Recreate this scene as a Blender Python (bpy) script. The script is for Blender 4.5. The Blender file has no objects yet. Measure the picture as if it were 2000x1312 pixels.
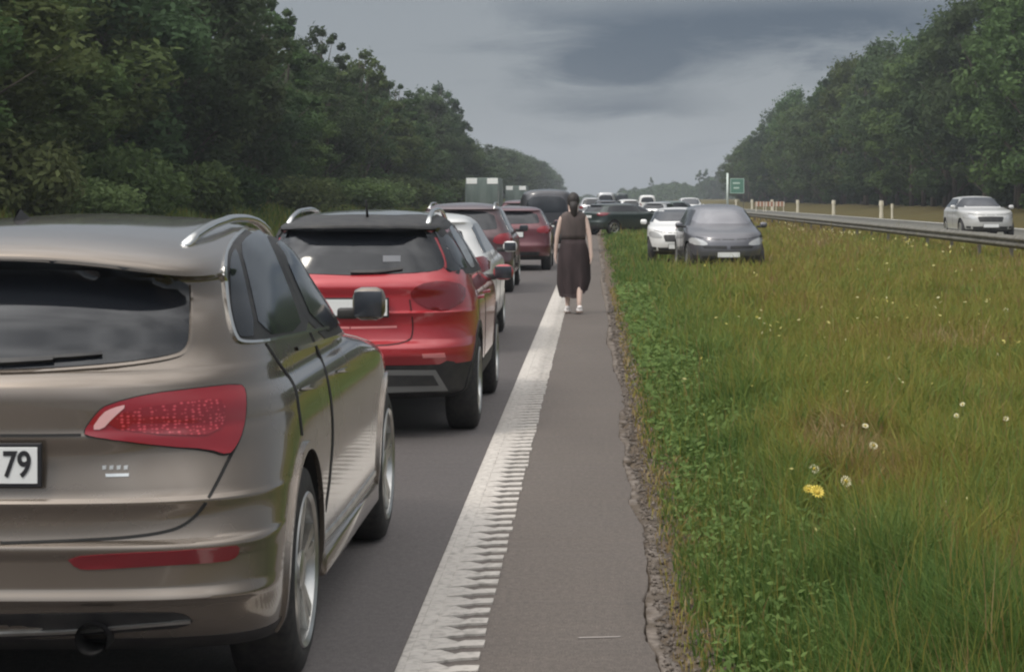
import bpy, bmesh, math, random
import numpy as np
from mathutils import Vector, Matrix, Euler
from mathutils.bvhtree import BVHTree
from mathutils.geometry import delaunay_2d_cdt
from math import radians as R, pi
random.seed(7); RNG = np.random.default_rng(11)
S = bpy.context.scene; COL = S.collection

# ------------------------------------------------------------ camera, sky, sun, exposure
F, HC, VX, VY = 3900.0, 1.68, 1158.0, 387.0          # focal length in photo pixels, eye height, vanishing point
cam_d = bpy.data.cameras.new('camera'); cam = bpy.data.objects.new('camera', cam_d); COL.objects.link(cam)
cam.location = (0, 0, HC); cam.rotation_euler = (R(90), 0, 0)
cam_d.sensor_width = 36; cam_d.lens = F/2000*36
cam_d.shift_x = -(VX-1000)/2000; cam_d.shift_y = -(656-VY)/2000
cam_d.clip_start = .1; cam_d.clip_end = 6000
S.camera = cam
SUN_EL, SUN_AZ = R(50), R(228)                        # azimuth the light comes from: behind and to the left
w = bpy.data.worlds.new('World'); S.world = w; w.use_nodes = True
nt = w.node_tree; nt.nodes.clear()
def N(t, k, **kw):
    n = t.nodes.new(k)
    for a, b in kw.items(): setattr(n, a, b)
    return n
def MATH(t, op, a, b=None, c=None, clamp=False):
    n = N(t, 'ShaderNodeMath', operation=op); n.use_clamp = clamp
    for i, v in enumerate((a, b, c)):
        if v is None: continue
        if isinstance(v, (int, float)): n.inputs[i].default_value = v
        else: t.links.new(v, n.inputs[i])
    return n.outputs[0]
def MIX(t, f, a, b, mode='MIX'):
    n = N(t, 'ShaderNodeMix', data_type='RGBA', blend_type=mode)
    for s, v in ((n.inputs['Factor'], f), (n.inputs[6], a), (n.inputs[7], b)):
        if isinstance(v, (int, float)): s.default_value = v
        elif isinstance(v, tuple): s.default_value = (*v[:3], 1)
        else: t.links.new(v, s)
    return n.outputs[2]
def build_world():
    t = nt; L = t.links.new
    sky = N(t, 'ShaderNodeTexSky', sky_type='NISHITA'); sky.sun_disc = False
    sky.sun_elevation = SUN_EL; sky.sun_rotation = SUN_AZ
    tc = N(t, 'ShaderNodeTexCoord'); sp = N(t, 'ShaderNodeSeparateXYZ'); L(tc.outputs['Generated'], sp.inputs[0])
    ay = MATH(t, 'MAXIMUM', MATH(t, 'ABSOLUTE', sp.outputs[1]), .25)
    u = MATH(t, 'DIVIDE', sp.outputs[0], ay); v = MATH(t, 'DIVIDE', sp.outputs[2], ay)
    def blob(cx, cy, sx, sy):          # a cloud bank standing in that part of the sky
        du = MATH(t, 'DIVIDE', MATH(t, 'SUBTRACT', u, (cx-VX)/F), sx/F)
        dv = MATH(t, 'DIVIDE', MATH(t, 'SUBTRACT', v, (VY-cy)/F), sy/F)
        q = MATH(t, 'ADD', MATH(t, 'MULTIPLY', du, du), MATH(t, 'MULTIPLY', dv, dv))
        return MATH(t, 'POWER', 2.718, MATH(t, 'MULTIPLY', q, -1.0))
    cx = N(t, 'ShaderNodeCombineXYZ'); L(MATH(t, 'MULTIPLY', u, 8.0), cx.inputs[0]); L(MATH(t, 'MULTIPLY', v, 30.0), cx.inputs[1]); L(sp.outputs[1], cx.inputs[2])
    n1 = N(t, 'ShaderNodeTexNoise'); L(cx.outputs[0], n1.inputs['Vector']); n1.inputs['Scale'].default_value = 1.6; n1.inputs['Detail'].default_value = 7; n1.inputs['Roughness'].default_value = .62; n1.inputs['Distortion'].default_value = .4
    # warp the banks with noise
    nz = MATH(t, 'SUBTRACT', n1.outputs[0], .5)
    v = MATH(t, 'ADD', v, MATH(t, 'MULTIPLY', nz, .03)); u = MATH(t, 'ADD', u, MATH(t, 'MULTIPLY', nz, .07))
    d = MATH(t, 'MULTIPLY', blob(1230, 120, 190, 62), .95)
    for b, k in ((blob(1640, 40, 330, 60), .85), (blob(1250, 205, 130, 22), .6), (blob(1440, 60, 330, 70), .35), (blob(1130, 30, 260, 50), .35), (blob(2300, 60, 500, 80), .7), (blob(-200, 90, 500, 60), .6)):
        d = MATH(t, 'ADD', d, MATH(t, 'MULTIPLY', b, k))
    d = MATH(t, 'ADD', d, MATH(t, 'SUBTRACT', MATH(t, 'MULTIPLY', nz, 1.7), .10))
    d = MATH(t, 'ADD', d, MATH(t, 'MULTIPLY', v, .2), clamp=True)
    d = MATH(t, 'MULTIPLY', d, MATH(t, 'SUBTRACT', 1.0, MATH(t, 'MULTIPLY', blob(740, 160, 260, 150), .85)), clamp=True)
    hi = MATH(t, 'SMOOTH_MIN', MATH(t, 'MAXIMUM', MATH(t, 'MULTIPLY', MATH(t, 'SUBTRACT', sp.outputs[2], .16), 1.6), 0.0), 1.0, .2)
    d = MATH(t, 'MULTIPLY', d, MATH(t, 'SUBTRACT', 1.0, MATH(t, 'MULTIPLY', hi, .8)))
    c = MIX(t, hi, MIX(t, d, (.285, .312, .342), (.070, .098, .142)), (.338, .334, .330))
    cl = N(t, 'ShaderNodeBackground'); L(c, cl.inputs[0])
    n2 = N(t, 'ShaderNodeTexNoise'); L(tc.outputs['Generated'], n2.inputs['Vector']); n2.inputs['Scale'].default_value = 3; n2.inputs['Detail'].default_value = 5
    dt = N(t, 'ShaderNodeVectorMath', operation='DOT_PRODUCT'); L(tc.outputs['Generated'], dt.inputs[0]); dt.inputs[1].default_value = (math.sin(SUN_AZ)*math.cos(SUN_EL), math.cos(SUN_AZ)*math.cos(SUN_EL), math.sin(SUN_EL))
    gl = N(t, 'ShaderNodeMapRange'); L(dt.outputs['Value'], gl.inputs[0]); gl.inputs[1].default_value = -.1; gl.inputs[2].default_value = 1.0; gl.inputs[3].default_value = .14; gl.inputs[4].default_value = 2.3      # the cloud is brightest round the hidden sun
    up = MATH(t, 'MULTIPLY', MATH(t, 'MULTIPLY', hi, gl.outputs[0]), MATH(t, 'MULTIPLY', MATH(t, 'MAXIMUM', MATH(t, 'ADD', .5, MATH(t, 'MULTIPLY', MATH(t, 'SUBTRACT', n2.outputs[0], .5), 1.4)), .08), 6.2))
    L(MATH(t, 'ADD', 1.0, up), cl.inputs[1])
    bg = N(t, 'ShaderNodeBackground'); L(sky.outputs[0], bg.inputs[0]); bg.inputs[1].default_value = .07
    mx = N(t, 'ShaderNodeMixShader'); mx.inputs[0].default_value = .9
    L(bg.outputs[0], mx.inputs[1]); L(cl.outputs[0], mx.inputs[2])
    o = N(t, 'ShaderNodeOutputWorld'); L(mx.outputs[0], o.inputs[0])
build_world()
sl = bpy.data.lights.new('sun', 'SUN'); sl.energy = 1.5; sl.angle = R(14); sl.color = (1, .93, .82)
sun = bpy.data.objects.new('sun', sl); COL.objects.link(sun)
sd = Vector((math.sin(SUN_AZ)*math.cos(SUN_EL), math.cos(SUN_AZ)*math.cos(SUN_EL), math.sin(SUN_EL)))
sun.rotation_euler = sd.to_track_quat('Z', 'Y').to_euler()
S.view_settings.view_transform = 'Standard'; S.view_settings.look = 'None'; S.view_settings.exposure = 0; S.view_settings.gamma = 1
S.render.engine = 'CYCLES'; S.cycles.use_denoising = True; S.cycles.filter_width = 2.2
S.cycles.max_bounces = 6; S.cycles.transparent_max_bounces = 8; S.cycles.volume_bounces = 0

# ------------------------------------------------------------ materials
MATS = {}
def mat(name, col, rough=.5, metal=0., coat=0., emis=None, spec=None, build=None, sheen=0):
    if name in MATS: return MATS[name]
    m = bpy.data.materials.new(name); m.use_nodes = True; b = m.node_tree.nodes['Principled BSDF']
    b.inputs['Base Color'].default_value = (*col, 1); b.inputs['Roughness'].default_value = rough
    b.inputs['Metallic'].default_value = metal; b.inputs['Coat Weight'].default_value = coat; b.inputs['Coat Roughness'].default_value = .06
    if spec is not None: b.inputs['Specular IOR Level'].default_value = spec
    if emis: b.inputs['Emission Color'].default_value = (*emis[:3], 1); b.inputs['Emission Strength'].default_value = emis[3]
    if build: build(m.node_tree, b)
    MATS[name] = m; return m
def noisy(scale, c1, c2, detail=5, lo=.35, hi=.65, bump=0, bscale=None, stretch=None, rough=None, c3=None, s3=.3):
    def f(t, b):
        L = t.links.new
        tc = N(t, 'ShaderNodeTexCoord'); src = tc.outputs['Object']
        if stretch:
            mp = N(t, 'ShaderNodeMapping'); mp.inputs['Scale'].default_value = stretch; L(src, mp.inputs[0]); src = mp.outputs[0]
        n = N(t, 'ShaderNodeTexNoise'); L(src, n.inputs['Vector']); n.inputs['Scale'].default_value = scale; n.inputs['Detail'].default_value = detail
        mr = N(t, 'ShaderNodeMapRange'); L(n.outputs[0], mr.inputs[0]); mr.inputs[1].default_value = lo; mr.inputs[2].default_value = hi
        c = MIX(t, mr.outputs[0], c1, c2)
        if c3:
            n3 = N(t, 'ShaderNodeTexNoise'); L(src, n3.inputs['Vector']); n3.inputs['Scale'].default_value = s3; n3.inputs['Detail'].default_value = 3
            m3 = N(t, 'ShaderNodeMapRange'); L(n3.outputs[0], m3.inputs[0]); m3.inputs[1].default_value = .42; m3.inputs[2].default_value = .62
            c = MIX(t, m3.outputs[0], c, c3)
        L(c, b.inputs['Base Color'])
        if bump:
            nb = N(t, 'ShaderNodeTexNoise'); L(tc.outputs['Object'], nb.inputs['Vector']); nb.inputs['Scale'].default_value = bscale or scale*4; nb.inputs['Detail'].default_value = 4
            bp = N(t, 'ShaderNodeBump'); bp.inputs['Strength'].default_value = bump; bp.inputs['Distance'].default_value = .02
            L(nb.outputs[0], bp.inputs['Height']); L(bp.outputs[0], b.inputs['Normal'])
    return f
def paint(name, col, rough=.32, metal=.55, coat=.8, dirt=.12):
    def f(t, b):
        L = t.links.new
        tc = N(t, 'ShaderNodeTexCoord'); sp = N(t, 'ShaderNodeSeparateXYZ'); L(tc.outputs['Object'], sp.inputs[0])
        n = N(t, 'ShaderNodeTexNoise'); L(tc.outputs['Object'], n.inputs['Vector']); n.inputs['Scale'].default_value = 3.5; n.inputs['Detail'].default_value = 6
        g = MATH(t, 'MULTIPLY', MATH(t, 'SUBTRACT', .75, sp.outputs[2], clamp=True), 1.6)         # road dust on the sills
        k = MATH(t, 'MULTIPLY', MATH(t, 'ADD', g, .15), MATH(t, 'MULTIPLY', n.outputs[0], dirt*3), clamp=True)
        L(MIX(t, k, col, (.12, .105, .085)), b.inputs['Base Color'])
        L(MATH(t, 'ADD', rough, MATH(t, 'MULTIPLY', n.outputs[0], .12)), b.inputs['Roughness'])
        L(MATH(t, 'SUBTRACT', metal, MATH(t, 'MULTIPLY', k, metal)), b.inputs['Metallic'])
    return mat(name, col, rough, metal, coat, build=f)
M_GLASS = mat('tinted glass', (.012, .014, .018), .09, 0, 0, spec=.6)
M_GLASS2 = mat('windscreen glass', (.03, .034, .042), .14, 0, 0, spec=.8)
M_SCREEN = mat('hazy windscreen glass', (.13, .13, .15), .25, 0, 1, spec=1)
M_RUB = mat('tyre rubber', (.018, .018, .019), .8, build=noisy(30, (.014, .014, .015), (.035, .032, .03)))
M_BLK = mat('black plastic', (.02, .02, .022), .55, build=noisy(12, (.016, .016, .018), (.034, .033, .032)))
M_DARK = mat('wheel well', (.008, .008, .008), .9)
M_CHR = mat('chrome', (.72, .72, .70), .18, 1.0)
M_ALLOY = mat('alloy', (.55, .55, .54), .3, .9, build=noisy(8, (.58, .58, .56), (.42, .41, .39)))
M_RED = mat('tail lamp red', (.27, .008, .016), .12, 0, 1)
M_RED2 = mat('dark lamp red', (.17, .008, .014), .15, 0, 1)
M_CLR = mat('clear lamp lens', (.6, .6, .6), .1, .3, 1)
M_WHT = mat('plate white', (.72, .73, .72), .4)
M_INK = mat('plate ink', (.015, .015, .018), .5)
M_GAP = mat('panel gap', (.01, .01, .01), .8)
def lampbuild(t, b):
    L = t.links.new
    tc = N(t, 'ShaderNodeTexCoord'); mp = N(t, 'ShaderNodeMapping'); L(tc.outputs['Object'], mp.inputs[0]); mp.inputs['Scale'].default_value = (1, 1, 1.5)
    v = N(t, 'ShaderNodeTexVoronoi'); L(mp.outputs[0], v.inputs['Vector']); v.inputs['Scale'].default_value = 60; v.inputs['Randomness'].default_value = .4
    m = N(t, 'ShaderNodeMapRange'); L(v.outputs['Distance'], m.inputs[0]); m.inputs[1].default_value = .22; m.inputs[2].default_value = .42; m.inputs[3].default_value = 1; m.inputs[4].default_value = 0
    L(MIX(t, m.outputs[0], (.24, .006, .014), (.58, .06, .08)), b.inputs['Base Color'])
M_REDDOT = mat('tail lamp reflector field', (.5, .02, .03), .15, 0, 1, build=lampbuild)

# ------------------------------------------------------------ object helpers
def link(name, me, m=None, parent=None):
    o = bpy.data.objects.new(name, me); COL.objects.link(o)
    if m is not None:
        for k in (m if isinstance(m, (list, tuple)) else [m]): me.materials.append(k)
    if parent is not None: o.parent = parent
    return o
def tag(o, label=None, cat=None, group=None, kind=None):
    if label: o['label'] = label
    if cat: o['category'] = cat
    if group: o['group'] = group
    if kind: o['kind'] = kind
    return o
def empty(name, loc, rz=0):
    o = bpy.data.objects.new(name, None); COL.objects.link(o); o.location = loc; o.rotation_euler = (0, 0, rz); o.empty_display_size = .3
    return o
def from_bm(name, bm, m, parent=None, smooth=True):
    me = bpy.data.meshes.new(name); bm.to_mesh(me); bm.free()
    if smooth: me.shade_smooth()
    return link(name, me, m, parent)
def from_np(name, V, faces_flat, nper, m, parent=None, smooth=False, attr=None):
    me = bpy.data.meshes.new(name)
    V = np.asarray(V, np.float32).reshape(-1, 3); nper = np.asarray(nper, np.int32); ff = np.asarray(faces_flat, np.int32)
    me.vertices.add(len(V)); me.vertices.foreach_set('co', V.ravel())
    me.loops.add(len(ff)); me.loops.foreach_set('vertex_index', ff)
    me.polygons.add(len(nper)); st = np.concatenate([[0], np.cumsum(nper)[:-1]]).astype(np.int32)
    me.polygons.foreach_set('loop_start', st); me.polygons.foreach_set('loop_total', nper)
    if attr is not None:
        for an, av in attr.items():
            a = me.attributes.new(an, 'FLOAT', 'POINT'); a.data.foreach_set('value', np.asarray(av, np.float32))
    me.update(calc_edges=True)
    if smooth: me.shade_smooth()
    return link(name, me, m, parent)
def bx(bm, c, s, rot=None, bev=0):
    r = bmesh.ops.create_cube(bm, size=1); vs = r['verts']
    bmesh.ops.scale(bm, vec=s, verts=vs)
    if bev:
        es = list({e for v in vs for e in v.link_edges})
        q = bmesh.ops.bevel(bm, geom=es, offset=bev, segments=2, affect='EDGES', profile=.5)
        vs = list({v for f in q['faces'] for v in f.verts} | {v for v in vs if v.is_valid})
    if rot is not None: bmesh.ops.rotate(bm, cent=(0, 0, 0), matrix=rot.to_matrix() if hasattr(rot, 'to_matrix') else rot, verts=vs)
    bmesh.ops.translate(bm, vec=c, verts=vs)
def tube(bm, pts, rad, n=8, cap=True, flat=(1, 1)):
    pts = [Vector(p) for p in pts]; rings = []
    rad = rad if isinstance(rad, (list, tuple)) else [rad]*len(pts)
    for i, p in enumerate(pts):
        d = (pts[min(i+1, len(pts)-1)]-pts[max(i-1, 0)]).normalized()
        up = Vector((0, 0, 1)) if abs(d.z) < .9 else Vector((0, 1, 0))
        a = d.cross(up).normalized(); b = a.cross(d)
        rings.append([bm.verts.new(p+a*math.cos(2*pi*k/n)*rad[i]*flat[0]+b*math.sin(2*pi*k/n)*rad[i]*flat[1]) for k in range(n)])
    for r0, r1 in zip(rings, rings[1:]):
        for k in range(n): bm.faces.new((r0[k], r0[(k+1) % n], r1[(k+1) % n], r1[k]))
    if cap:
        bm.faces.new(rings[0][::-1]); bm.faces.new(rings[-1])
def lathe_x(bm, prof, n=40, c=(0, 0, 0)):          # revolve (x, r) about the x axis
    rings = [[bm.verts.new((c[0]+x, c[1]+r*math.cos(2*pi*k/n), c[2]+r*math.sin(2*pi*k/n))) for k in range(n)] for x, r in prof]
    for r0, r1 in zip(rings, rings[1:]):
        for k in range(n): bm.faces.new((r0[k], r0[(k+1) % n], r1[(k+1) % n], r1[k]))
def at(x, y, Y): return Vector(((x-VX)/F*Y, Y, HC-(y-VY)/F*Y))
def pchip(xs, ys, x):
    xs = np.array(xs, float); ys = np.array(ys, float); h = np.diff(xs); d = np.diff(ys)/h; n = len(xs); m = np.zeros(n)
    for i in range(1, n-1):
        if d[i-1]*d[i] > 0:
            w1 = 2*h[i]+h[i-1]; w2 = h[i]+2*h[i-1]; m[i] = (w1+w2)/(w1/d[i-1]+w2/d[i])
    m[0] = d[0]; m[-1] = d[-1]
    x = np.clip(x, xs[0], xs[-1]); i = np.clip(np.searchsorted(xs, x)-1, 0, n-2); t = (x-xs[i])/h[i]
    return (2*t**3-3*t**2+1)*ys[i]+(t**3-2*t**2+t)*h[i]*m[i]+(-2*t**3+3*t**2)*ys[i+1]+(t**3-t**2)*h[i]*m[i+1]

# ------------------------------------------------------------ car builder: a body skinned over level outlines, parts laid on it
class Car:
    def __init__(s, name, label, cat, loc, rz, L, rear, front, wid, capr=(.9, 3.0), capf=(1.1, 2.6), paintm=None, lower=None, clad=None,
                 wheels=(.9, 3.7), wr=.36, hw=.95, dz=.02, nseg=26, droop=0, group=None, arch=.055, track=None, upper=None):
        s.root = tag(empty(name, loc, rz), label, cat, group); s.L = L; s.hw = hw; s.wheels = wheels; s.wr = wr
        s.M = Matrix.Translation(loc) @ Matrix.Rotation(rz, 4, 'Z'); s.Mi = s.M.inverted(); s.paint = paintm; s.track = track or hw-.015
        z0 = rear[0][0]; zt = rear[-1][0]
        zs = list(np.arange(z0, zt-.06, dz))+list(zt-.06*(1-np.linspace(0, 1, max(8, int(.16/dz)))**.6))
        zs += [k[0] for k in rear if k[0] < zt-.06]; zs = np.array(sorted(set(round(float(z), 4) for z in zs)))
        yr = pchip(*zip(*rear), zs); yf = L-pchip(*zip(*front), zs); ww = pchip(*zip(*wid), zs)
        bm = bmesh.new(); rings = []
        a = np.linspace(0, pi/2, nseg); nf = capf[1]
        for z, r, f, wd in zip(zs, yr, yf, ww):
            cr = capr(z) if callable(capr) else capr; nr = cr[1]
            mid = (r+f)/2; dr = min(cr[0], (mid-r)*.9); df = min(capf[0], (f-mid)*.9)
            xr = wd*np.sin(a)**(2/nr); y_r = r+dr*(1-np.cos(a)**(2/nr))
            xf = wd*np.sin(a)**(2/nf); y_f = f-df*(1-np.cos(a)**(2/nf))
            ys = np.linspace(y_r[-1], y_f[-1], 14)[1:-1]
            hx = np.concatenate([xr, np.full(12, wd), xf[::-1]]); hy = np.concatenate([y_r, ys, y_f[::-1]])
            X = np.concatenate([hx, -hx[-2:0:-1]]); Y = np.concatenate([hy, hy[-2:0:-1]])
            Z = np.full(len(X), z)
            if droop:
                g = np.clip((z-1.22)/.26, 0, 1)**1.5*np.clip(1-(Y-Y.min()-.0)/.9, 0, 1)
                Z = Z-droop*g*np.clip(np.abs(X)/.68, 0, 1.3)**2.2
            rings.append([bm.verts.new(p) for p in zip(X, Y, Z)])
        for r0, r1 in zip(rings, rings[1:]):
            n = len(r0)
            for k in range(n): bm.faces.new((r0[k], r0[(k+1) % n], r1[(k+1) % n], r1[k]))
        bm.faces.new(rings[0][::-1]); bm.faces.new(rings[-1])
        bmesh.ops.recalc_face_normals(bm, faces=bm.faces)
        s.bvh = BVHTree.FromBMesh(bm)
        me = bpy.data.meshes.new('body'); bm.to_mesh(me); bm.free()
        tmp = bpy.data.objects.new('body', me); COL.objects.link(tmp)
        ra = wr+arch; cut = bmesh.new()
        for wy in wheels:
            for sx in (-1, 1):
                q = bmesh.ops.create_cone(cut, segments=40, radius1=ra, radius2=ra, depth=.6, cap_ends=True)
                bmesh.ops.rotate(cut, cent=(0, 0, 0), matrix=Matrix.Rotation(pi/2, 3, 'Y'), verts=q['verts'])
                bmesh.ops.translate(cut, vec=(sx*(hw-.30+.3), wy, wr), verts=q['verts'])
        cme = bpy.data.meshes.new('cut'); cut.to_mesh(cme); cut.free(); co = bpy.data.objects.new('cut', cme); COL.objects.link(co)
        md = tmp.modifiers.new('b', 'BOOLEAN'); md.operation = 'DIFFERENCE'; md.object = co; md.solver = 'EXACT'
        dg = bpy.context.evaluated_depsgraph_get(); me2 = bpy.data.meshes.new_from_object(tmp.evaluated_get(dg))
        bpy.data.objects.remove(tmp); bpy.data.objects.remove(co); bpy.data.meshes.remove(me); bpy.data.meshes.remove(cme)
        me2.name = 'body'; me2.materials.clear()
        for m in (paintm, M_DARK, M_BLK): me2.materials.append(m)
        idx = []
        for p in me2.polygons:
            c = p.center; k = 0
            if any(abs(math.hypot(c.y-wy, c.z-wr)-ra) < .012 and abs(c.x) > hw-.35 for wy in wheels) and abs(p.normal.x) < .5: k = 1
            elif abs(c.x) < hw-.25 and any(math.hypot(c.y-wy, c.z-wr) < ra for wy in wheels) and abs(p.normal.x) > .7: k = 1
            elif (lower and lower(c)) or (upper and upper(c)): k = 2
            idx.append(k)
        me2.polygons.foreach_set('material_index', idx); me2.shade_smooth()
        me2.set_sharp_from_angle(angle=R(42))
        s.body = link('body', me2, None, s.root)
    def hit(s, o, d):
        h = s.bvh.ray_cast(o, d); return (h[0], h[1]) if h[0] is not None else (None, None)
    def patch(s, name, poly, m, mode='px', off=.004, step=None, mirror=0, smooth=1, skirt=.012, parent=None, center=False, rngd=None):
        """lay an outline on the body. mode: px (sight lines), rear, front, right, left (straight projections)."""
        pts = [Vector(p) for p in poly]
        for _ in range(smooth):
            q = []
            for i in range(len(pts)):
                a, b = pts[i], pts[(i+1) % len(pts)]; q += [a*.75+b*.25, a*.25+b*.75]
            if center:
                xm = min(p.x for p in pts)
                q = [p for p in q]
                # keep the corners on the centre line square
                q2 = []
                for i in range(len(pts)):
                    a, b = pts[i], pts[(i+1) % len(pts)]
                    q2 += ([a] if a.x == xm else [a*.75+b*.25] if True else [])
                    q2 += ([b] if b.x == xm else [a*.25+b*.75])
                q = [q2[0]]
                for p in q2[1:]:
                    if (p-q[-1]).length > 1e-6: q.append(p)
                if (q[0]-q[-1]).length < 1e-6: q.pop()
            pts = q
        xs = [p.x for p in pts]; ys = [p.y for p in pts]
        ex = max(max(xs)-min(xs), max(ys)-min(ys)); st = step or ex/14
        # resample edges
        P = []
        for i in range(len(pts)):
            a, b = pts[i], pts[(i+1) % len(pts)]; n = max(1, int((b-a).length/st))
            P += [a.lerp(b, k/n) for k in range(n)]
        nb = len(P)
        def inside(x, y):
            c = False
            for i in range(nb):
                a, b = P[i], P[i-1]
                if (a.y > y) != (b.y > y) and x < (b.x-a.x)*(y-a.y)/(b.y-a.y)+a.x: c = not c
            return c
        G = []
        x = min(xs)+st*.5
        while x < max(xs):
            y = min(ys)+st*.5
            while y < max(ys):
                if inside(x, y) and min((q-Vector((x, y))).length_squared for q in P) > (st*.4)**2: G.append(Vector((x, y)))
                y += st
            x += st
        r = delaunay_2d_cdt(P+G, [(i, (i+1) % nb) for i in range(nb)], [list(range(nb))], 1, 1e-7)
        V3, NN = [], []
        for v in r[0]:
            if mode == 'px':
                o = s.Mi @ Vector((0, 0, HC)); d = (s.Mi @ at(v.x, v.y, 10))-o; d.normalize()
            elif mode == 'rear': o, d = Vector((v.x, -3, v.y)), Vector((0, 1, 0))
            elif mode == 'front': o, d = Vector((v.x, s.L+3, v.y)), Vector((0, -1, 0))
            elif mode == 'right': o, d = Vector((3, v.x, v.y)), Vector((-1, 0, 0))
            elif mode == 'left': o, d = Vector((-3, v.x, v.y)), Vector((1, 0, 0))
            elif mode == 'top': o, d = Vector((v.x, v.y, 4)), Vector((0, 0, -1))
            h, n = s.hit(o, d)
            if h is not None and mode in ('rear', 'front') and abs(h.y-(0 if mode == 'rear' else s.L)) > 2.6: h = None
            V3.append(h); NN.append(n)
        bm = bmesh.new(); bv = []
        for h, n in zip(V3, NN): bv.append(bm.verts.new(h+n*off) if h is not None else None)
        nrm = {v: n for v, n in zip(bv, NN) if v is not None}
        if center:
            for v, c in zip(bv, r[0]):
                if v is not None and abs(c.x-min(xs)) < 1e-4: v.co.x = 0
        for f in r[2]:
            vs = [bv[i] for i in f]
            if all(v is not None for v in vs):
                try:
                    fc = bm.faces.new(vs); fc.normal_update()
                    if fc.normal.dot(nrm[vs[0]]) < 0: fc.normal_flip()
                except ValueError: pass
        loose = [v for v in bm.verts if not v.link_faces]
        if loose: bmesh.ops.delete(bm, geom=loose, context='VERTS')
        if skirt:
            be = [e for e in bm.edges if e.is_boundary and not (center and abs(e.verts[0].co.x) < 1e-5 and abs(e.verts[1].co.x) < 1e-5)]
            cp = {}
            for e in be:
                for v in e.verts:
                    if v not in cp: cp[v] = bm.verts.new(v.co-nrm[v]*skirt)
            for e in be:
                a, b = e.verts; lf = e.link_faces[0]; ls = [l.vert for l in lf.loops]
                i = ls.index(a)
                if ls[(i+1) % len(ls)] == b: a, b = b, a
                bm.faces.new((a, b, cp[b], cp[a]))
        out = []
        def emit(bmx, nm):
            me = bpy.data.meshes.new(nm); bmx.to_mesh(me); me.shade_smooth(); me.set_sharp_from_angle(angle=R(50)); return link(nm, me, m, parent or s.root)
        if center:
            g = bmesh.ops.duplicate(bm, geom=bm.verts[:]+bm.edges[:]+bm.faces[:])['geom']
            for v in g:
                if isinstance(v, bmesh.types.BMVert): v.co.x *= -1
            bmesh.ops.reverse_faces(bm, faces=[f for f in g if isinstance(f, bmesh.types.BMFace)])
            bmesh.ops.remove_doubles(bm, verts=bm.verts, dist=.0004)
            out.append(emit(bm, name))
        else:
            out.append(emit(bm, name))
            if mirror:
                for v in bm.verts: v.co.x *= -1
                bmesh.ops.reverse_faces(bm, faces=bm.faces[:])
                out.append(emit(bm, name))
        bm.free(); return out
    def line(s, name, pl, wdt, m, mode='px', off=.0025, mirror=0, skirt=.006, closed=False, parent=None, step=None):
        pts = [Vector(p) for p in pl]
        for _ in range(2):                     # soften the corners
            q = [] if closed else [pts[0]]
            for i in range(len(pts) if closed else len(pts)-1):
                a, b = pts[i], pts[(i+1) % len(pts)]; q += [a*.75+b*.25, a*.25+b*.75]
            if not closed: q.append(pts[-1])
            pts = q
        n = len(pts); A, B = [], []
        for i, p in enumerate(pts):
            d = (pts[(i+1) % n]-pts[i-1]) if closed or 0 < i < n-1 else (pts[1]-pts[0] if i == 0 else pts[-1]-pts[-2])
            d.normalize(); pr = Vector((-d.y, d.x)); A.append(p+pr*wdt/2); B.append(p-pr*wdt/2)
        if closed: A.append(A[0]); B.append(B[0])
        bm = bmesh.new(); prev = None
        for a, b in zip(A, B):
            cur = []
            for v in (a, b):
                if mode == 'px': o = s.Mi @ Vector((0, 0, HC)); d = (s.Mi @ at(v.x, v.y, 10))-o; d.normalize()
                elif mode == 'rear': o, d = Vector((v.x, -3, v.y)), Vector((0, 1, 0))
                elif mode == 'front': o, d = Vector((v.x, s.L+3, v.y)), Vector((0, -1, 0))
                elif mode == 'right': o, d = Vector((3, v.x, v.y)), Vector((-1, 0, 0))
                h, nn = s.hit(o, d); cur.append(None if h is None else (h, nn))
            if any(c is None for c in cur): prev = None; continue
            ro = [bm.verts.new(c[0]+c[1]*off) for c in cur]+[bm.verts.new(c[0]-c[1]*skirt) for c in cur]
            if prev:
                for i, j in ((0, 1), (2, 0), (1, 3)): bm.faces.new((prev[i], prev[j], ro[j], ro[i]))
            prev = ro
        bmesh.ops.recalc_face_normals(bm, faces=bm.faces)
        out = []
        me = bpy.data.meshes.new(name); bm.to_mesh(me); out.append(link(name, me, m, parent or s.root))
        if mirror:
            for v in bm.verts: v.co.x *= -1
            bmesh.ops.reverse_faces(bm, faces=bm.faces[:])
            me = bpy.data.meshes.new(name); bm.to_mesh(me); out.append(link(name, me, m, parent or s.root))
        bm.free(); return out
    def add_wheels(s, spokes=5, detail=1, rimk=.72, only=None, mrim=None):
        r = s.wr; n = 48 if detail else 20
        b = bmesh.new(); tw = .115
        lathe_x(b, [(-tw, r*rimk), (-tw-.004, r*.82), (-tw+.012, r*.955), (-tw+.04, r), (tw-.04, r), (tw-.012, r*.955), (tw+.004, r*.82), (tw, r*rimk), (tw-.02, r*rimk-.012), (-tw+.02, r*rimk-.012), (-tw, r*rimk)], n)
        me_t = bpy.data.meshes.new('tyre'); bmesh.ops.recalc_face_normals(b, faces=b.faces); b.to_mesh(me_t); b.free(); me_t.shade_smooth(); me_t.materials.append(M_RUB)
        b = bmesh.new(); R0 = r*rimk
        lathe_x(b, [(tw-.004, R0+.004), (tw+.006, R0-.004), (tw-.004, R0-.02), (tw-.05, R0-.03), (-tw, R0-.03)], n)
        lathe_x(b, [(tw-.075, 0.001), (tw-.075, R0-.03)], n)                # brake/back plate, dark
        nb = len(b.faces)
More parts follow.
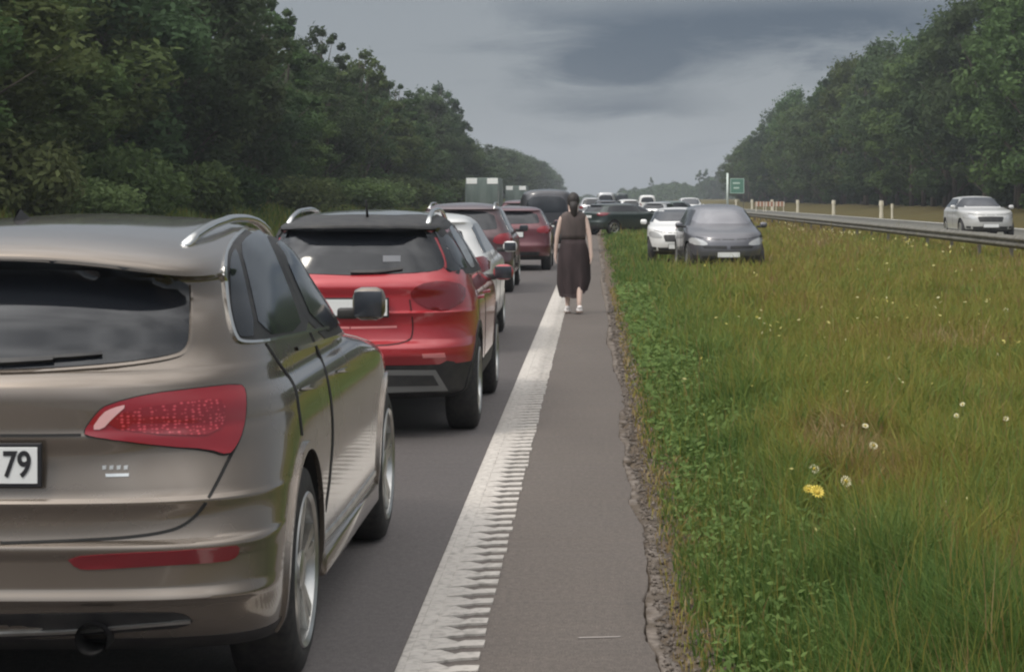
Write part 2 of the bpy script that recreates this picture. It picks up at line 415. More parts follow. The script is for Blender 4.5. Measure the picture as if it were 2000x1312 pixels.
        for k in range(spokes):
            for da in ((-.15, .15) if detail else (0,)):
                a = 2*pi*k/spokes+.3
                i0 = Vector((tw-.022, math.cos(a+da*.5)*.05, math.sin(a+da*.5)*.05)); i1 = Vector((tw-.006, math.cos(a+da)*(R0-.012), math.sin(a+da)*(R0-.012)))
                t_ = Vector((0, -math.sin(a), math.cos(a))); w0, w1 = (.018, .022) if detail else (.03, .045)
                vs = [b.verts.new(i0+t_*w0), b.verts.new(i0-t_*w0), b.verts.new(i1-t_*w1), b.verts.new(i1+t_*w1)]
                vb = [b.verts.new(v.co+Vector((-.03, 0, 0))) for v in vs]
                b.faces.new(vs)
                for q in range(4): b.faces.new((vs[q], vb[q], vb[(q+1) % 4], vs[(q+1) % 4]))
        lathe_x(b, [(tw-.05, .07), (tw-.014, .066), (tw-.008, .05), (tw-.008, .001)], 24)
        bmesh.ops.recalc_face_normals(b, faces=b.faces)
        for i, f in enumerate(b.faces): f.material_index = 1 if (n*4 <= i < nb) else 0
        me_r = bpy.data.meshes.new('rim'); b.to_mesh(me_r); b.free(); me_r.materials.append(mrim or M_ALLOY); me_r.materials.append(M_BLK)
        me_r.shade_smooth(); me_r.set_sharp_from_angle(angle=R(35))
        for wy in s.wheels:
            for sx in (1, -1):
                h = empty('wheel', (sx*(s.track-tw-.005), wy, r), 0 if sx > 0 else pi); h.parent = s.root
                for nm, me in (('tyre', me_t), ('rim', me_r)):
                    o = bpy.data.objects.new(nm, me); COL.objects.link(o); o.parent = h; o.rotation_euler = (RNG.random()*.0, 0, 0)
    def mirror_pair(s, c, sz, m=None, glass=True):
        for sx in (1, -1):
            b = bmesh.new(); bx(b, (sx*c[0], c[1], c[2]), sz, bev=min(sz)*.46)
            o = from_bm('wing_mirror', b, m or s.paint, s.root)
            b = bmesh.new(); bx(b, (sx*(c[0]-sz[0]*.66), c[1]+.012, c[2]-sz[2]*.30), (sz[0]*.62, .05, .05), bev=.012); from_bm('mirror_stem', b, M_BLK, o)
            if glass:
                b = bmesh.new(); bx(b, (sx*c[0], c[1]-sz[1]*.5-.002, c[2]), (sz[0]*.84, .008, sz[2]*.78), bev=.003); from_bm('mirror_glass', b, M_GLASS2, o)
def plate(car, c, wd, ht, text, facing=-1, frame=.012, halign='CENTER', tx=0, digit=.078):
    b = bmesh.new(); bx(b, c, (wd+frame*2, .014, ht+frame*2), bev=.003); p = from_bm('number_plate', b, M_INK, car.root, False)
    b = bmesh.new(); bx(b, (c[0], c[1]+facing*.008, c[2]), (wd, .004, ht), bev=.001); from_bm('plate_face', b, M_WHT, p, False)
    if text:
        cu = bpy.data.curves.new('plate_text', 'FONT'); cu.body = text; cu.size = digit/.70; cu.extrude = .0015; cu.align_x = halign; cu.align_y = 'CENTER'; cu.offset = .002
        o = bpy.data.objects.new('plate_text', cu); COL.objects.link(o); o.rotation_euler = (R(90), 0, 0 if facing < 0 else pi); o.location = (c[0]+tx, c[1]+facing*.0115, c[2])
        dg = bpy.context.evaluated_depsgraph_get(); dg.update(); me = bpy.data.meshes.new_from_object(o.evaluated_get(dg)); mw = Matrix.Translation(o.location) @ o.rotation_euler.to_matrix().to_4x4() @ Matrix.Scale(.80, 4, (1, 0, 0))
        me.transform(mw); bpy.data.objects.remove(o); me.materials.clear(); link('plate_digits', me, M_INK, p)
    return p

#@@SETTING
# ------------------------------------------------------------ terrain, roads, markings
TX = [-400, -60, -22, -16, -13, -10.8, -10.4, .20, .27, 3, 7.5, 10, 11.2, 19.4, 22, 26, 40, 400]
TZ = [1.6, 1.6, 1.5, 1.25, 0.95, .02, -.05, -.05, -.006, .0, .02, .10, .27, .29, .5, 1.0, 1.3, 1.5]
def tz(x): return np.interp(x, TX, TZ)
def terrain():
    xs = np.unique(np.concatenate([np.array(TX), np.linspace(-16, 26, 200), np.linspace(.3, 4, 60)]))
    ys = np.unique(np.concatenate([np.linspace(-30, 5, 8), 5*np.exp(np.linspace(0, math.log(232), 140))]))
    X, Y = np.meshgrid(xs, ys); Z = tz(X)
    g = np.clip((X-.4)/1.2, 0, 1)*np.clip((10.5-X)/1, 0, 1)
    Z = Z+g*(.045*np.sin(X*1.7+Y*.31)+.035*np.sin(X*.9-Y*.83)+.03*np.sin(Y*.21))
    V = np.stack([X, Y, Z], -1).reshape(-1, 3); nx, ny = len(xs), len(ys)
    i = (np.arange(ny-1)[:, None]*nx+np.arange(nx-1)[None]).ravel()
    Fa = np.stack([i, i+1, i+nx+1, i+nx], 1)
    def f(t, b):
        L = t.links.new; tc = N(t, 'ShaderNodeTexCoord'); sp = N(t, 'ShaderNodeSeparateXYZ'); L(tc.outputs['Object'], sp.inputs[0])
        def nz(s, d=5):
            n = N(t, 'ShaderNodeTexNoise'); L(tc.outputs['Object'], n.inputs['Vector']); n.inputs['Scale'].default_value = s; n.inputs['Detail'].default_value = d; return n.outputs[0]
        soil = MIX(t, nz(14), (.05, .036, .026), (.17, .135, .10))
        gr = MIX(t, nz(1.2), (.05, .055, .015), (.10, .085, .022)); gr = MIX(t, MATH(t, 'MULTIPLY', nz(.25), .8), gr, (.12, .085, .035))
        far = MIX(t, nz(.4), (.05, .062, .02), (.085, .085, .032))
        k = N(t, 'ShaderNodeMapRange'); L(MATH(t, 'ADD', sp.outputs[0], MATH(t, 'MULTIPLY', nz(2.5), .5)), k.inputs[0]); k.inputs[1].default_value = .65; k.inputs[2].default_value = .95
        c = MIX(t, k.outputs[0], soil, gr)
        k2 = N(t, 'ShaderNodeMapRange'); L(sp.outputs[0], k2.inputs[0]); k2.inputs[1].default_value = -5; k2.inputs[2].default_value = -9
        c = MIX(t, k2.outputs[0], c, far)
        L(c, b.inputs['Base Color'])
        bp = N(t, 'ShaderNodeBump'); bp.inputs['Strength'].default_value = .6; bp.inputs['Distance'].default_value = .04; L(nz(22), bp.inputs['Height']); L(bp.outputs[0], b.inputs['Normal'])
    o = from_np('ground', V, Fa.ravel(), np.full(len(Fa), 4), mat('soil and grass ground', (.08, .07, .03), .95, spec=.15, build=f), smooth=True)
    tag(o, kind='structure')
terrain()
def edge_wobble(Y, seed, amp):
    r = np.random.default_rng(seed); z = np.zeros_like(Y)
    for fq, a in ((.13, 1), (.37, .7), (1.1, .6), (2.7, .45), (6.3, .3), (13, .2)):
        z += a*np.sin(Y*fq*6.28/2+r.random()*6.28)
    return z*amp*.5
def strip(name, XL, XR, Y, z, m, thick=0):
    n = len(Y); V = np.concatenate([np.stack([XL, Y, np.full(n, z)], 1), np.stack([XR, Y, np.full(n, z)], 1)])
    if thick: V = np.concatenate([V, V-np.array([0, 0, thick])])
    i = np.arange(n-1); Fs = [np.stack([i, i+n, i+n+1, i+1], 1)]
    if thick: Fs += [np.stack([i+n, i+3*n, i+3*n+1, i+n+1], 1), np.stack([i, i+1, i+2*n+1, i+2*n], 1)]
    Fa = np.concatenate(Fs); return from_np(name, V, Fa.ravel(), np.full(len(Fa), 4), m)
YY = np.concatenate([np.arange(-25, 5, 1.), np.arange(5, 60, .035), np.arange(60, 200, .5), np.arange(200, 1161, 20)])
def asph(t, b):
    L = t.links.new; tc = N(t, 'ShaderNodeTexCoord'); sp = N(t, 'ShaderNodeSeparateXYZ'); L(tc.outputs['Object'], sp.inputs[0])
    def nz(s, st=(1, 1, 1), d=5):
        mp = N(t, 'ShaderNodeMapping'); mp.inputs['Scale'].default_value = st; L(tc.outputs['Object'], mp.inputs[0])
        n = N(t, 'ShaderNodeTexNoise'); L(mp.outputs[0], n.inputs['Vector']); n.inputs['Scale'].default_value = s; n.inputs['Detail'].default_value = d; return n.outputs[0]
    k = N(t, 'ShaderNodeMapRange'); L(sp.outputs[0], k.inputs[0]); k.inputs[1].default_value = -.72; k.inputs[2].default_value = -.40
    lane = MIX(t, nz(1.5, (1, .12, 1)), (.112, .100, .095), (.16, .143, .138)); sh = MIX(t, nz(1.0, (1, .3, 1)), (.165, .138, .120), (.225, .192, .168))
    c = MIX(t, k.outputs[0], lane, sh)
    g = N(t, 'ShaderNodeMapRange'); L(nz(160), g.inputs[0]); g.inputs[1].default_value = .3; g.inputs[2].default_value = .7; g.inputs[3].default_value = .55; g.inputs[4].default_value = 1.42
    c = MIX(t, 1.0, c, g.outputs[0], 'MULTIPLY')
    g2 = N(t, 'ShaderNodeMapRange'); L(nz(38, (1, .8, 1), 3), g2.inputs[0]); g2.inputs[1].default_value = .3; g2.inputs[2].default_value = .7; g2.inputs[3].default_value = .84; g2.inputs[4].default_value = 1.14
    c = MIX(t, 1.0, c, g2.outputs[0], 'MULTIPLY')
    s2 = N(t, 'ShaderNodeMapRange'); L(nz(.7, (1, .25, 1), 8), s2.inputs[0]); s2.inputs[1].default_value = .58; s2.inputs[2].default_value = .72; s2.inputs[3].default_value = 0; s2.inputs[4].default_value = .35
    c = MIX(t, s2.outputs[0], c, (.07, .065, .062))
    L(c, b.inputs['Base Color'])
    bp = N(t, 'ShaderNodeBump'); bp.inputs['Strength'].default_value = .35; bp.inputs['Distance'].default_value = .008; L(nz(190), bp.inputs['Height']); L(bp.outputs[0], b.inputs['Normal'])
M_ASPH = mat('asphalt', (.12, .11, .11), .8, spec=.35, build=asph)
CRK = [(1290, 1312), (1282, 1274), (1267, 1251), (1259, 1217), (1259, 1169), (1269, 1131), (1267, 1105), (1258, 1060), (1256, 1030), (1228, 981), (1233, 955), (1218, 906), (1222, 869), (1211, 858), (1207, 806), (1219, 794), (1211, 752), (1196, 717), (1193, 685), (1184, 672), (1189, 630), (1175, 570), (1172, 538)]
cy_ = np.array([HC*F/(b_-VY) for a_, b_ in CRK]); cx_ = np.array([(a_-VX)*HC/(b_-VY) for a_, b_ in CRK]); od = np.argsort(cy_)
rw = np.random.default_rng(6); jag = np.convolve(rw.normal(size=len(YY)), [.25, .5, .25], 'same')*.0045
E1 = np.where(YY < cy_.min(), cx_[od][0], np.where(YY > cy_.max(), .185, np.interp(YY, cy_[od], cx_[od])))+edge_wobble(YY, 3, .010)+jag
tag(strip('road', np.full(len(YY), -10.4), E1, YY, 0, M_ASPH, .06), kind='structure')
cw = np.clip(.006+.007*edge_wobble(YY, 5, 1)+np.abs(jag)*.6, .002, .018)
E2 = E1+.085+edge_wobble(YY, 9, .06)+np.convolve(rw.normal(size=len(YY)), np.ones(3)/3, 'same')*.03
E2 = np.maximum(E2, E1+cw+.01)
M_EDGE = mat('crumbled asphalt', (.2, .18, .16), .9, spec=.2, build=noisy(25, (.13, .11, .095), (.215, .185, .16), bump=.5, bscale=60, c3=(.10, .08, .062), s3=6))
tag(strip('road_edge', E1+cw, E2, YY, -.003, M_EDGE, .05), kind='structure')
# white profiled edge line: a solid band and two staggered rows of ribs
def whitemark(t, b):
    L = t.links.new; tc = N(t, 'ShaderNodeTexCoord'); n = N(t, 'ShaderNodeTexNoise'); L(tc.outputs['Object'], n.inputs['Vector']); n.inputs['Scale'].default_value = 28; n.inputs['Detail'].default_value = 8
    m = N(t, 'ShaderNodeMapRange'); L(n.outputs[0], m.inputs[0]); m.inputs[1].default_value = .34; m.inputs[2].default_value = .52
    n2 = N(t, 'ShaderNodeTexNoise'); L(tc.outputs['Object'], n2.inputs['Vector']); n2.inputs['Scale'].default_value = 2.2; n2.inputs['Detail'].default_value = 6
    L(MIX(t, n2.outputs[0], MIX(t, m.outputs[0], (.24, .22, .195), (.56, .52, .475)), (.43, .40, .365)), b.inputs['Base Color'])
M_MARK = mat('road paint', (.6, .58, .54), .65, build=whitemark)
bm = bmesh.new()
def mark_quad(bm, x0, x1, y0, y1, z0, z1):
    c = [bm.verts.new(p) for p in ((x0, y0, z0), (x1, y0, z0), (x1, y1, z0), (x0, y1, z0), (x0+.004, y0+.006, z1), (x1-.004, y0+.006, z1), (x1-.004, y1-.006, z1), (x0+.004, y1-.006, z1))]
    for f in ((4, 5, 6, 7), (0, 1, 5, 4), (1, 2, 6, 5), (2, 3, 7, 6), (3, 0, 4, 7)): bm.faces.new([c[i] for i in f])
rr = random.Random(4); y = 5.0
A0, A1, A2, A3 = -.705, -.585, -.505, -.412
mark_quad(bm, A0, A1-.02, -20, 900, .001, .0045)
while y < 75:
    p = .2; j = rr.uniform(-.008, .008)
    wob = rr.uniform(-.008, .008)
    a = .112 if y < 16 else .13
    if y > 13: a = .15
    xm = -.495+wob; x0_ = A1-.03; x1_ = A3+rr.uniform(-.006, .006); g0 = .185; hh = .011
    # a rib: nearly touching its neighbour on the left, stepping forward and parting on the right
    top = [(x0_, y+j, hh*.6), (x0_+.05, y+j+.004, hh), (xm-.012, y+j+.012+(g0-a)*.3, hh), (xm+.012, y+j+.05, hh), (x1_, y+j+.062, hh), (x1_, y+j+.062+a*.80, hh), (xm+.012, y+j+.05+a*.85, hh), (xm-.012, y+j+.012+a*.93, hh), (x0_+.05, y+j+g0, hh), (x0_, y+j+g0+.01, hh*.6)]
    tv = [bm.verts.new(q) for q in top]; bv = [bm.verts.new((q[0], q[1], .0012)) for q in top]
    bm.faces.new(tv)
    for q in range(10): bm.faces.new((bv[q], bv[(q+1) % 10], tv[(q+1) % 10], tv[q]))
    mark_quad(bm, A0+.03, A1-.032, y+j, y+j+.17, .004, .0075)
    y += p
mark_quad(bm, A1-.016, A3, 75, 900, .001, .006)
o = from_bm('edge_line', bm, M_MARK, smooth=False); tag(o, kind='structure')
tag(strip('lane_line', np.full(40, -4.35), np.full(40, -4.2), np.linspace(5, 500, 40), .004, M_MARK), kind='structure')
Y2 = np.array([-20, 60, 200, 500, 1160.]); M_ASPH2 = mat('far road asphalt', (.15, .145, .135), .85, build=noisy(2, (.10, .098, .082), (.14, .135, .115), stretch=(1, .1, 1)))
tag(strip('opposite_road', np.full(5, 11.3), np.full(5, 19.3), Y2, .32, M_ASPH2, .1), kind='structure')
for xa, nm in ((11.6, 'median_line'), (18.7, 'far_edge_line')):
    tag(strip(nm, np.full(5, xa), np.full(5, xa+.28), Y2, .326, mat('bright road paint', (.7, .69, .64), .7)), kind='structure')
# a paint scratch on the shoulder
bm = bmesh.new(); v = [bm.verts.new(p) for p in ((-.06, 7.62, .003), (.10, 7.64, .003), (.11, 7.655, .003), (-.05, 7.64, .003))]; bm.faces.new(v)
tag(from_bm('scuff_mark', bm, mat('scuff', (.32, .29, .27), .8), smooth=False), kind='structure')

# ------------------------------------------------------------ vegetation
def leafmat(name, c1, c2, attr='tint', c3=None, trans=.35, rough=.75):
    def f(t, b):
        L = t.links.new; a = N(t, 'ShaderNodeAttribute'); a.attribute_name = attr
        cr = N(t, 'ShaderNodeValToRGB'); L(a.outputs['Fac'], cr.inputs[0]); e = cr.color_ramp.elements
        e[0].color = (*c1, 1); e[1].color = (*c2, 1)
        if c3: q = cr.color_ramp.elements.new(.55); q.color = (*c2, 1); e[-1].color = (*c3, 1)
        oi = N(t, 'ShaderNodeObjectInfo'); hs = N(t, 'ShaderNodeHueSaturation'); L(cr.outputs[0], hs.inputs['Color'])
        L(MATH(t, 'ADD', .47, MATH(t, 'MULTIPLY', oi.outputs['Random'], .055)), hs.inputs['Hue']); L(MATH(t, 'ADD', .62, MATH(t, 'MULTIPLY', MATH(t, 'FRACT', MATH(t, 'MULTIPLY', oi.outputs['Random'], 7.3)), .72)), hs.inputs['Value'])
        L(hs.outputs[0], b.inputs['Base Color'])
        tr = N(t, 'ShaderNodeBsdfTranslucent'); L(hs.outputs[0], tr.inputs[0]); mx = N(t, 'ShaderNodeMixShader'); mx.inputs[0].default_value = trans
        L(b.outputs[0], mx.inputs[1]); L(tr.outputs[0], mx.inputs[2]); L(mx.outputs[0], t.nodes['Material Output'].inputs[0])
    return mat(name, c2, rough, spec=.12, build=f)
M_LEAF = leafmat('tree leaves', (.052, .085, .030), (.105, .155, .052))
M_LEAFD = leafmat('dark tree leaves', (.040, .064, .032), (.080, .122, .050))
M_LEAFY = leafmat('pale shrub leaves', (.075, .108, .040), (.165, .215, .085))
M_BARK = mat('bark', (.07, .055, .042), .9, build=noisy(6, (.05, .04, .03), (.11, .09, .07), stretch=(1, 1, .2)))
def cards(C, size, rng, tint, nrm=None):
    n = len(C); a = rng.normal(size=(n, 3)); a /= np.linalg.norm(a, axis=1)[:, None]
    if nrm is not None: a = a*.8+nrm; a /= np.linalg.norm(a, axis=1)[:, None]
    b = np.cross(a, rng.normal(size=(n, 3))); b /= np.linalg.norm(b, axis=1)[:, None]; c = np.cross(a, b)
    s = size[:, None]
    V = np.stack([C-b*s, C-c*s*.45+a*s*.12, C+b*s, C+c*s*.45+a*s*.12], 1).reshape(-1, 3)
    return V, np.arange(4*n), np.full(n, 4), np.repeat(tint, 4)
def tree_proto(seed, H, Wd, n=9000, base=.05, conif=0, sparse=0, leaf=.17):
    rng = np.random.default_rng(seed); nb = 46 if not sparse else 64
    z = base+(1-base)*rng.random(nb)**.85; prof = np.sin(np.clip(z, .03, .985)*pi)**.55 if not conif else (1.03-z)*1.1
    ang = rng.random(nb)*2*pi; rad = prof*Wd*(.35+.55*rng.random(nb)**.5)*.8
    bc = np.stack([np.cos(ang)*rad, np.sin(ang)*rad, z*H*.93], 1); br = (.10+.12*rng.random(nb))*Wd*(1.0 if not sparse else .42)
    k = rng.integers(0, nb, n); d = rng.normal(size=(n, 3)); d /= np.linalg.norm(d, axis=1)[:, None]
    r = br[k]*(.5+.6*rng.random(n)**.6)
    C = bc[k]+d*r[:, None]*np.array([1, 1, .9])
    # twigs sticking out of the silhouette
    m = n//8; kk = rng.integers(0, nb, m); dd = rng.normal(size=(m, 3)); dd[:, 2] = np.abs(dd[:, 2])+.4; dd /= np.linalg.norm(dd, axis=1)[:, None]
    C = np.concatenate([C, bc[kk]+dd*(br[kk]*(1.05+.75*rng.random(m)**1.3))[:, None]]); d = np.concatenate([d, dd]); k = np.concatenate([k, kk])
    bt = rng.random(nb); tint = np.clip(bt[k]*.7+.3*rng.random(len(C)), 0, 1)
    V, Fi, Np, T = cards(C, leaf*(.7+.7*rng.random(len(C))), rng, tint, d)
    # trunk with limbs
    b = bmesh.new(); hh = H*.9; lean = rng.normal(size=2)*.3
    tube(b, [(lean[0]*q*q, lean[1]*q*q, hh*q) for q in (0, .12, .3, .5, .7, 1)], [Wd*.045, Wd*.036, Wd*.03, Wd*.022, Wd*.013, .01], 7)
    for q in range(0, nb, 3):
        z0 = max(.08, z[q]-.25)*H*.8; st = Vector((lean[0]*(z0/hh)**2, lean[1]*(z0/hh)**2, z0)); en = Vector(bc[q])
        tube(b, [st, st.lerp(en, .55)+Vector((0, 0, .12)), en], [Wd*.014, Wd*.009, .008], 5)
    tm = bpy.data.meshes.new('trunk'); b.to_mesh(tm); b.free(); tm.shade_smooth(); tm.materials.append(M_BARK)
    return (V, Fi, Np, T), tm, H
def crown_mesh(pr, m):
    V, Fi, Np, T = pr[0]; o = from_np('crown', V, Fi, Np, m, attr={'tint': T}); me = o.data; bpy.data.objects.remove(o); return me
PROTO = []
for i, (sd_, H, Wd, kw) in enumerate([(1, 14, 4.6, {}), (2, 14, 5.2, {}), (3, 14, 4.3, {'sparse': 1, 'n': 4600, 'base': .25, 'leaf': .15}), (4, 14, 4.9, {'n': 10000}), (5, 14, 3.6, {'n': 7500}), (6, 14, 4.4, {'base': .02})]):
    pr = tree_proto(sd_, H, Wd, **kw); PROTO.append((crown_mesh(pr, M_LEAF), crown_mesh(pr, M_LEAFD), pr[1], H))
def put_tree(name, i, dark, x, y, h, wscale=1., label='', group='', cat='tree', rz=None):
    p = PROTO[i]; r = empty(name, (x, y, float(tz(x))-.1), RNG.random()*6.28 if rz is None else rz); s = h/p[3]; r.scale = (s*wscale, s*wscale, s)
    tag(r, label, cat, group)
    for nm, me in (('crown', p[1] if dark else p[0]), ('trunk', p[2])):
        o = bpy.data.objects.new(nm, me); COL.objects.link(o); o.parent = r
    return r
LX = [-400, 380, 450, 500, 520, 545, 560, 600, 640, 690, 708, 722, 745, 765, 782, 812, 835, 850, 872, 888, 898, 925, 955, 985, 1010, 1040, 1062, 1072, 1100]
LY = [-160, -110, -20, 5, -5, 45, 85, 80, 45, 45, 110, 165, 190, 155, 200, 205, 165, 155, 175, 255, 290, 300, 282, 295, 300, 310, 325, 345, 372]
yq = 44.; nL = 0; LT = []; RT = []
while yq < 760:
    X0 = -15.2-1.8*RNG.random(); px = VX+X0/yq*F
    top = np.interp(px, LX, LY); h = (HC+(VY-top)/F*yq-float(tz(X0)))*(.97+.05*RNG.random())/.97
    sp_ = max(3.6, yq*.022)
    ws = np.clip(1.15+ (sp_-4)*.08, 1, 1.9)*np.clip(12/h, .8, 1.5)
    if px < -60: lab = 'tall broadleaf tree at the far left, cut off by the top of the picture'
    elif px < 430: lab = 'tall dark green tree in the left-hand wall of trees whose top is cut off'
    elif px < 720: lab = 'tall tree with a ragged open top against the pale sky, left of the queue'
    elif px < 900: lab = 'lower tree with a spiky top stepping down the left-hand skyline'
    else: lab = 'small distant tree at the low end of the left-hand row'
    pi_ = [0, 1, 3, 5, 4, 1, 3][nL % 7]
    if 430 < px < 960:
        if nL % 3 == 1: pi_ = 2; h *= 1.04
        else: h *= (.74 if px < 720 else .84)+.07*RNG.random()
    LT.append(put_tree('broadleaf_tree', pi_, not (px < 90 or (470 < px < 800 and nL % 2)), X0, yq, float(h), float(ws), lab, 'trees along the left side of the road')); LT[-1]['px'] = px; nL += 1
    yq += sp_*(.85+.3*RNG.random())
RX_ = [1400, 1422, 1432, 1450, 1480, 1500, 1512, 1535, 1560, 1575, 1600, 1622, 1650, 1700, 1720, 1760, 1820, 1850, 1862, 1900, 2000, 2400]
RY_ = [330, 325, 292, 285, 250, 235, 215, 205, 178, 200, 190, 130, 110, 95, 80, 85, 60, 20, 5, -5, -50, -160]
yq = 74.; nR = 0
while yq < 378:
    X0 = 26+2*RNG.random(); px = VX+X0/yq*F
    top = np.interp(px, RX_, RY_); h = (HC+(VY-top)/F*yq-float(tz(X0)))*(.97+.05*RNG.random())/.97
    sp_ = max(4.2, yq*.024)
    lab = ('tall tree at the right edge of the right-hand wood' if px > 1850 else 'dark green tree with a rounded top in the right-hand wood beyond the guard rail' if px > 1600 else 'smaller far tree where the right-hand wood slopes down to the horizon')
    h *= (.90+.06*RNG.random()) if nR % 3 else 1.03
    RT.append(put_tree('woodland_tree', [1, 2, 5, 2, 4][nR % 5], nR % 2, X0, yq, float(h), float(np.clip(1.25*13/h, .9, 1.6)), lab, 'trees of the right-hand wood')); RT[-1]['px'] = px; nR += 1
    yq += sp_*(.85+.3*RNG.random())
ORD = ['nearest', 'second nearest', 'third nearest', 'fourth nearest', 'fifth nearest', 'sixth nearest']
def name_trees(trees, bins, look):
    for x0, x1, where in bins:
        q = sorted([t_ for t_ in trees if x0 <= t_['px'] < x1], key=lambda t_: t_.location.y)
        for i, t_ in enumerate(q):
            lk = look(t_)
            t_['label'] = f'{lk} {where}' if len(q) == 1 else f'{ORD[i]} {lk} {where}' if len(q) <= 6 else f'one of the {lk}s {where}'
    for t_ in trees: del t_['px']
name_trees(LT, [(-999, 0, 'beyond the left end of the taupe car roof'), (0, 110, 'above the taupe car rear window'), (110, 250, 'straight above the taupe car tail light'), (250, 370, 'just left of the taupe car roof rail'), (370, 450, 'above the taupe car arched roof rail'),
    (450, 520, 'above the side windows of the taupe car'), (520, 570, 'above the gap between taupe and red car'), (570, 620, 'above the left roof rail of the red car'), (620, 665, 'left of the red car roof aerial'), (665, 710, 'above the red car roof aerial'),
    (710, 750, 'right of the red car roof aerial'), (750, 800, 'above the right half of the red car roof'), (800, 840, 'above the right roof rail of the red car'), (840, 880, 'at the left end of the maroon car roof'), (880, 915, 'left of the nearer lorry'), (915, 980, 'behind the nearer lorry'), (980, 1040, 'behind the farther lorry'), (1040, 1200, 'at the tip of the left row')], lambda t_: 'tall tree' if t_['px'] < 640 else 'tree' if t_['px'] < 880 else 'small far tree')
name_trees(RT, [(1420, 1450, 'behind the green road sign'), (1450, 1480, 'just right of the green road sign'), (1480, 1520, 'above the tiny marker posts'), (1520, 1580, 'above the small fourth marker post'), (1580, 1640, 'above the lone marker post'), (1640, 1700, 'between two marker posts of the right wood'), (1700, 1760, 'above the thick and thin marker posts'),
    (1760, 1850, 'left of the white oncoming car'), (1850, 1990, 'above the white oncoming car'), (1990, 9999, 'past the right edge of the white oncoming car')], lambda t_: 'tall tree' if t_['px'] > 1640 else 'dark rounded tree')
# closed woodland behind the front rows, one mass
def woodmass(name, x0, x1, y0, y1, hfun, n, seed, m, size=.45):
    rng = np.random.default_rng(seed); y = y0*np.exp(rng.random(n)*math.log(y1/y0)); x = x0+(x1-x0)*rng.random(n)
    h = hfun(x, y); z = tz(x)+h*rng.random(n)**.9
    C = np.stack([x, y, z], 1); sz = size*(.6+.8*rng.random(n))*np.clip(y/90, .8, 3)
    nr = np.tile(np.array([0, -.5, .4]), (n, 1)); V, Fi, Np, T = cards(C, sz, rng, rng.random(n), nr)
    return tag(from_np(name, V, Fi, Np, m, attr={'tint': T}), kind='stuff')
lt = lambda x, y: np.clip((HC+(VY-np.interp(VX-15.5/y*F, LX, LY))/F*y)*.64, .6, 14)
rt = lambda x, y: np.clip((HC+(VY-np.interp(VX+27/y*F, RX_, RY_))/F*y)*.74, .6, 14)
tag(woodmass('left_woodland', -21, -17.5, 40, 700, lt, 60000, 21, M_LEAFD), 'dark leafy depth of the wood behind the left-hand trees', 'woodland')
tag(woodmass('right_woodland', 28.5, 32, 70, 380, rt, 45000, 22, M_LEAFD), 'dark leafy depth of the wood behind the right-hand trees', 'woodland')
FXX = [1100, 1165, 1195, 1215, 1245, 1265, 1290, 1320, 1345, 1358, 1380, 1425, 1600]; FYY = [380, 381, 377, 371, 369, 365, 361, 358, 364, 368, 350, 345, 340]
ft = lambda x, y: np.clip(HC+(VY-np.interp(VX+x/y*F, FXX, FYY))/F*y-1., .5, 14)
tag(woodmass('far_woodland', -8, 75, 640, 860, ft, 26000, 23, M_LEAFD, size=.22), 'low blue-green line of woodland across the far horizon', 'woodland')
# shrubs at the foot of the left-hand trees
def shrub_mesh(seed, n=5200, Wd=2.2, H=2.6, leaf=.11):
    rng = np.random.default_rng(seed); nb = 26; a = rng.random(nb)*6.28; r = rng.random(nb)**.5*Wd*.75
    bc = np.stack([np.cos(a)*r, np.sin(a)*r, (.2+.55*rng.random(nb)*(1-.4*r/Wd))*H], 1); k = rng.integers(0, nb, n)
    d = rng.normal(size=(n, 3)); d /= np.linalg.norm(d, axis=1)[:, None]; C = bc[k]+d*(.3*Wd*(.5+.6*rng.random(n)))[:, None]; C = C[C[:, 2] > -.1]; n = len(C)
    return cards(C, leaf*(.7+.7*rng.random(n)), rng, rng.random(n), d[:n])
SHM = []
for i in range(3):
    V, Fi, Np, T = shrub_mesh(40+i)
    for m in (M_LEAFY, M_LEAF): o = from_np('leaves', V, Fi, Np, m, attr={'tint': T}); SHM.append(o.data); bpy.data.objects.remove(o)
b = bmesh.new()
for k in range(9):
    a = k*.7; tube(b, [(0, 0, -.1), (math.cos(a)*.5, math.sin(a)*.5, .7), (math.cos(a)*1.1, math.sin(a)*1.1, 1.5+.08*k)], [.035, .025, .01], 5)
STEM = bpy.data.meshes.new('stems'); b.to_mesh(STEM); b.free(); STEM.materials.append(M_BARK)
def shrub(i, x, y, s, sz, label, grp='shrubs at the foot of the left-hand trees'):
    r = empty('shrub', (x, y, float(tz(x))-.05), RNG.random()*6.28); r.scale = (s, s, sz); tag(r, label, 'shrub', grp)
    for nm, me in (('leaves', SHM[i]), ('stems', STEM)):
        o = bpy.data.objects.new(nm, me); COL.objects.link(o); o.parent = r
shrub(0, -13.6, 46.5, 1.05, .95, 'pale yellow-green rounded shrub at the left edge above the taupe car roof')
shrub(2, -13.2, 51.5, .8, .6, 'pale green shrub right of the rounded one at the left edge')
shrub(3, -14.0, 58, 1.1, 1.05, 'mid green rounded shrub between the two pale shrubs and the dark trees')
shrub(5, -13.8, 66, 1.1, .9, 'broad green shrub above the silver roof rail of the taupe car')
shrub(1, -14.2, 76, 1.1, .85, 'green shrub above the gap between the taupe and the red car')
SHW = ['above the front side window of the taupe car', 'above the left roof rail of the red car', 'left of the red car roof aerial', 'right of the red car roof aerial', 'above the right half of the red car roof', 'above the right roof rail of the red car', 'at the left end of the maroon car roof', 'just left of the nearer lorry']
for k, yy in enumerate((86, 97, 109, 122, 136, 152, 170, 192)):
    shrub((2, 5, 3, 4, 1, 5, 3, 2)[k], -13.4-.5*(k % 2), yy, 1.1+.12*k, .75+.05*k, 'low green shrub '+SHW[k])
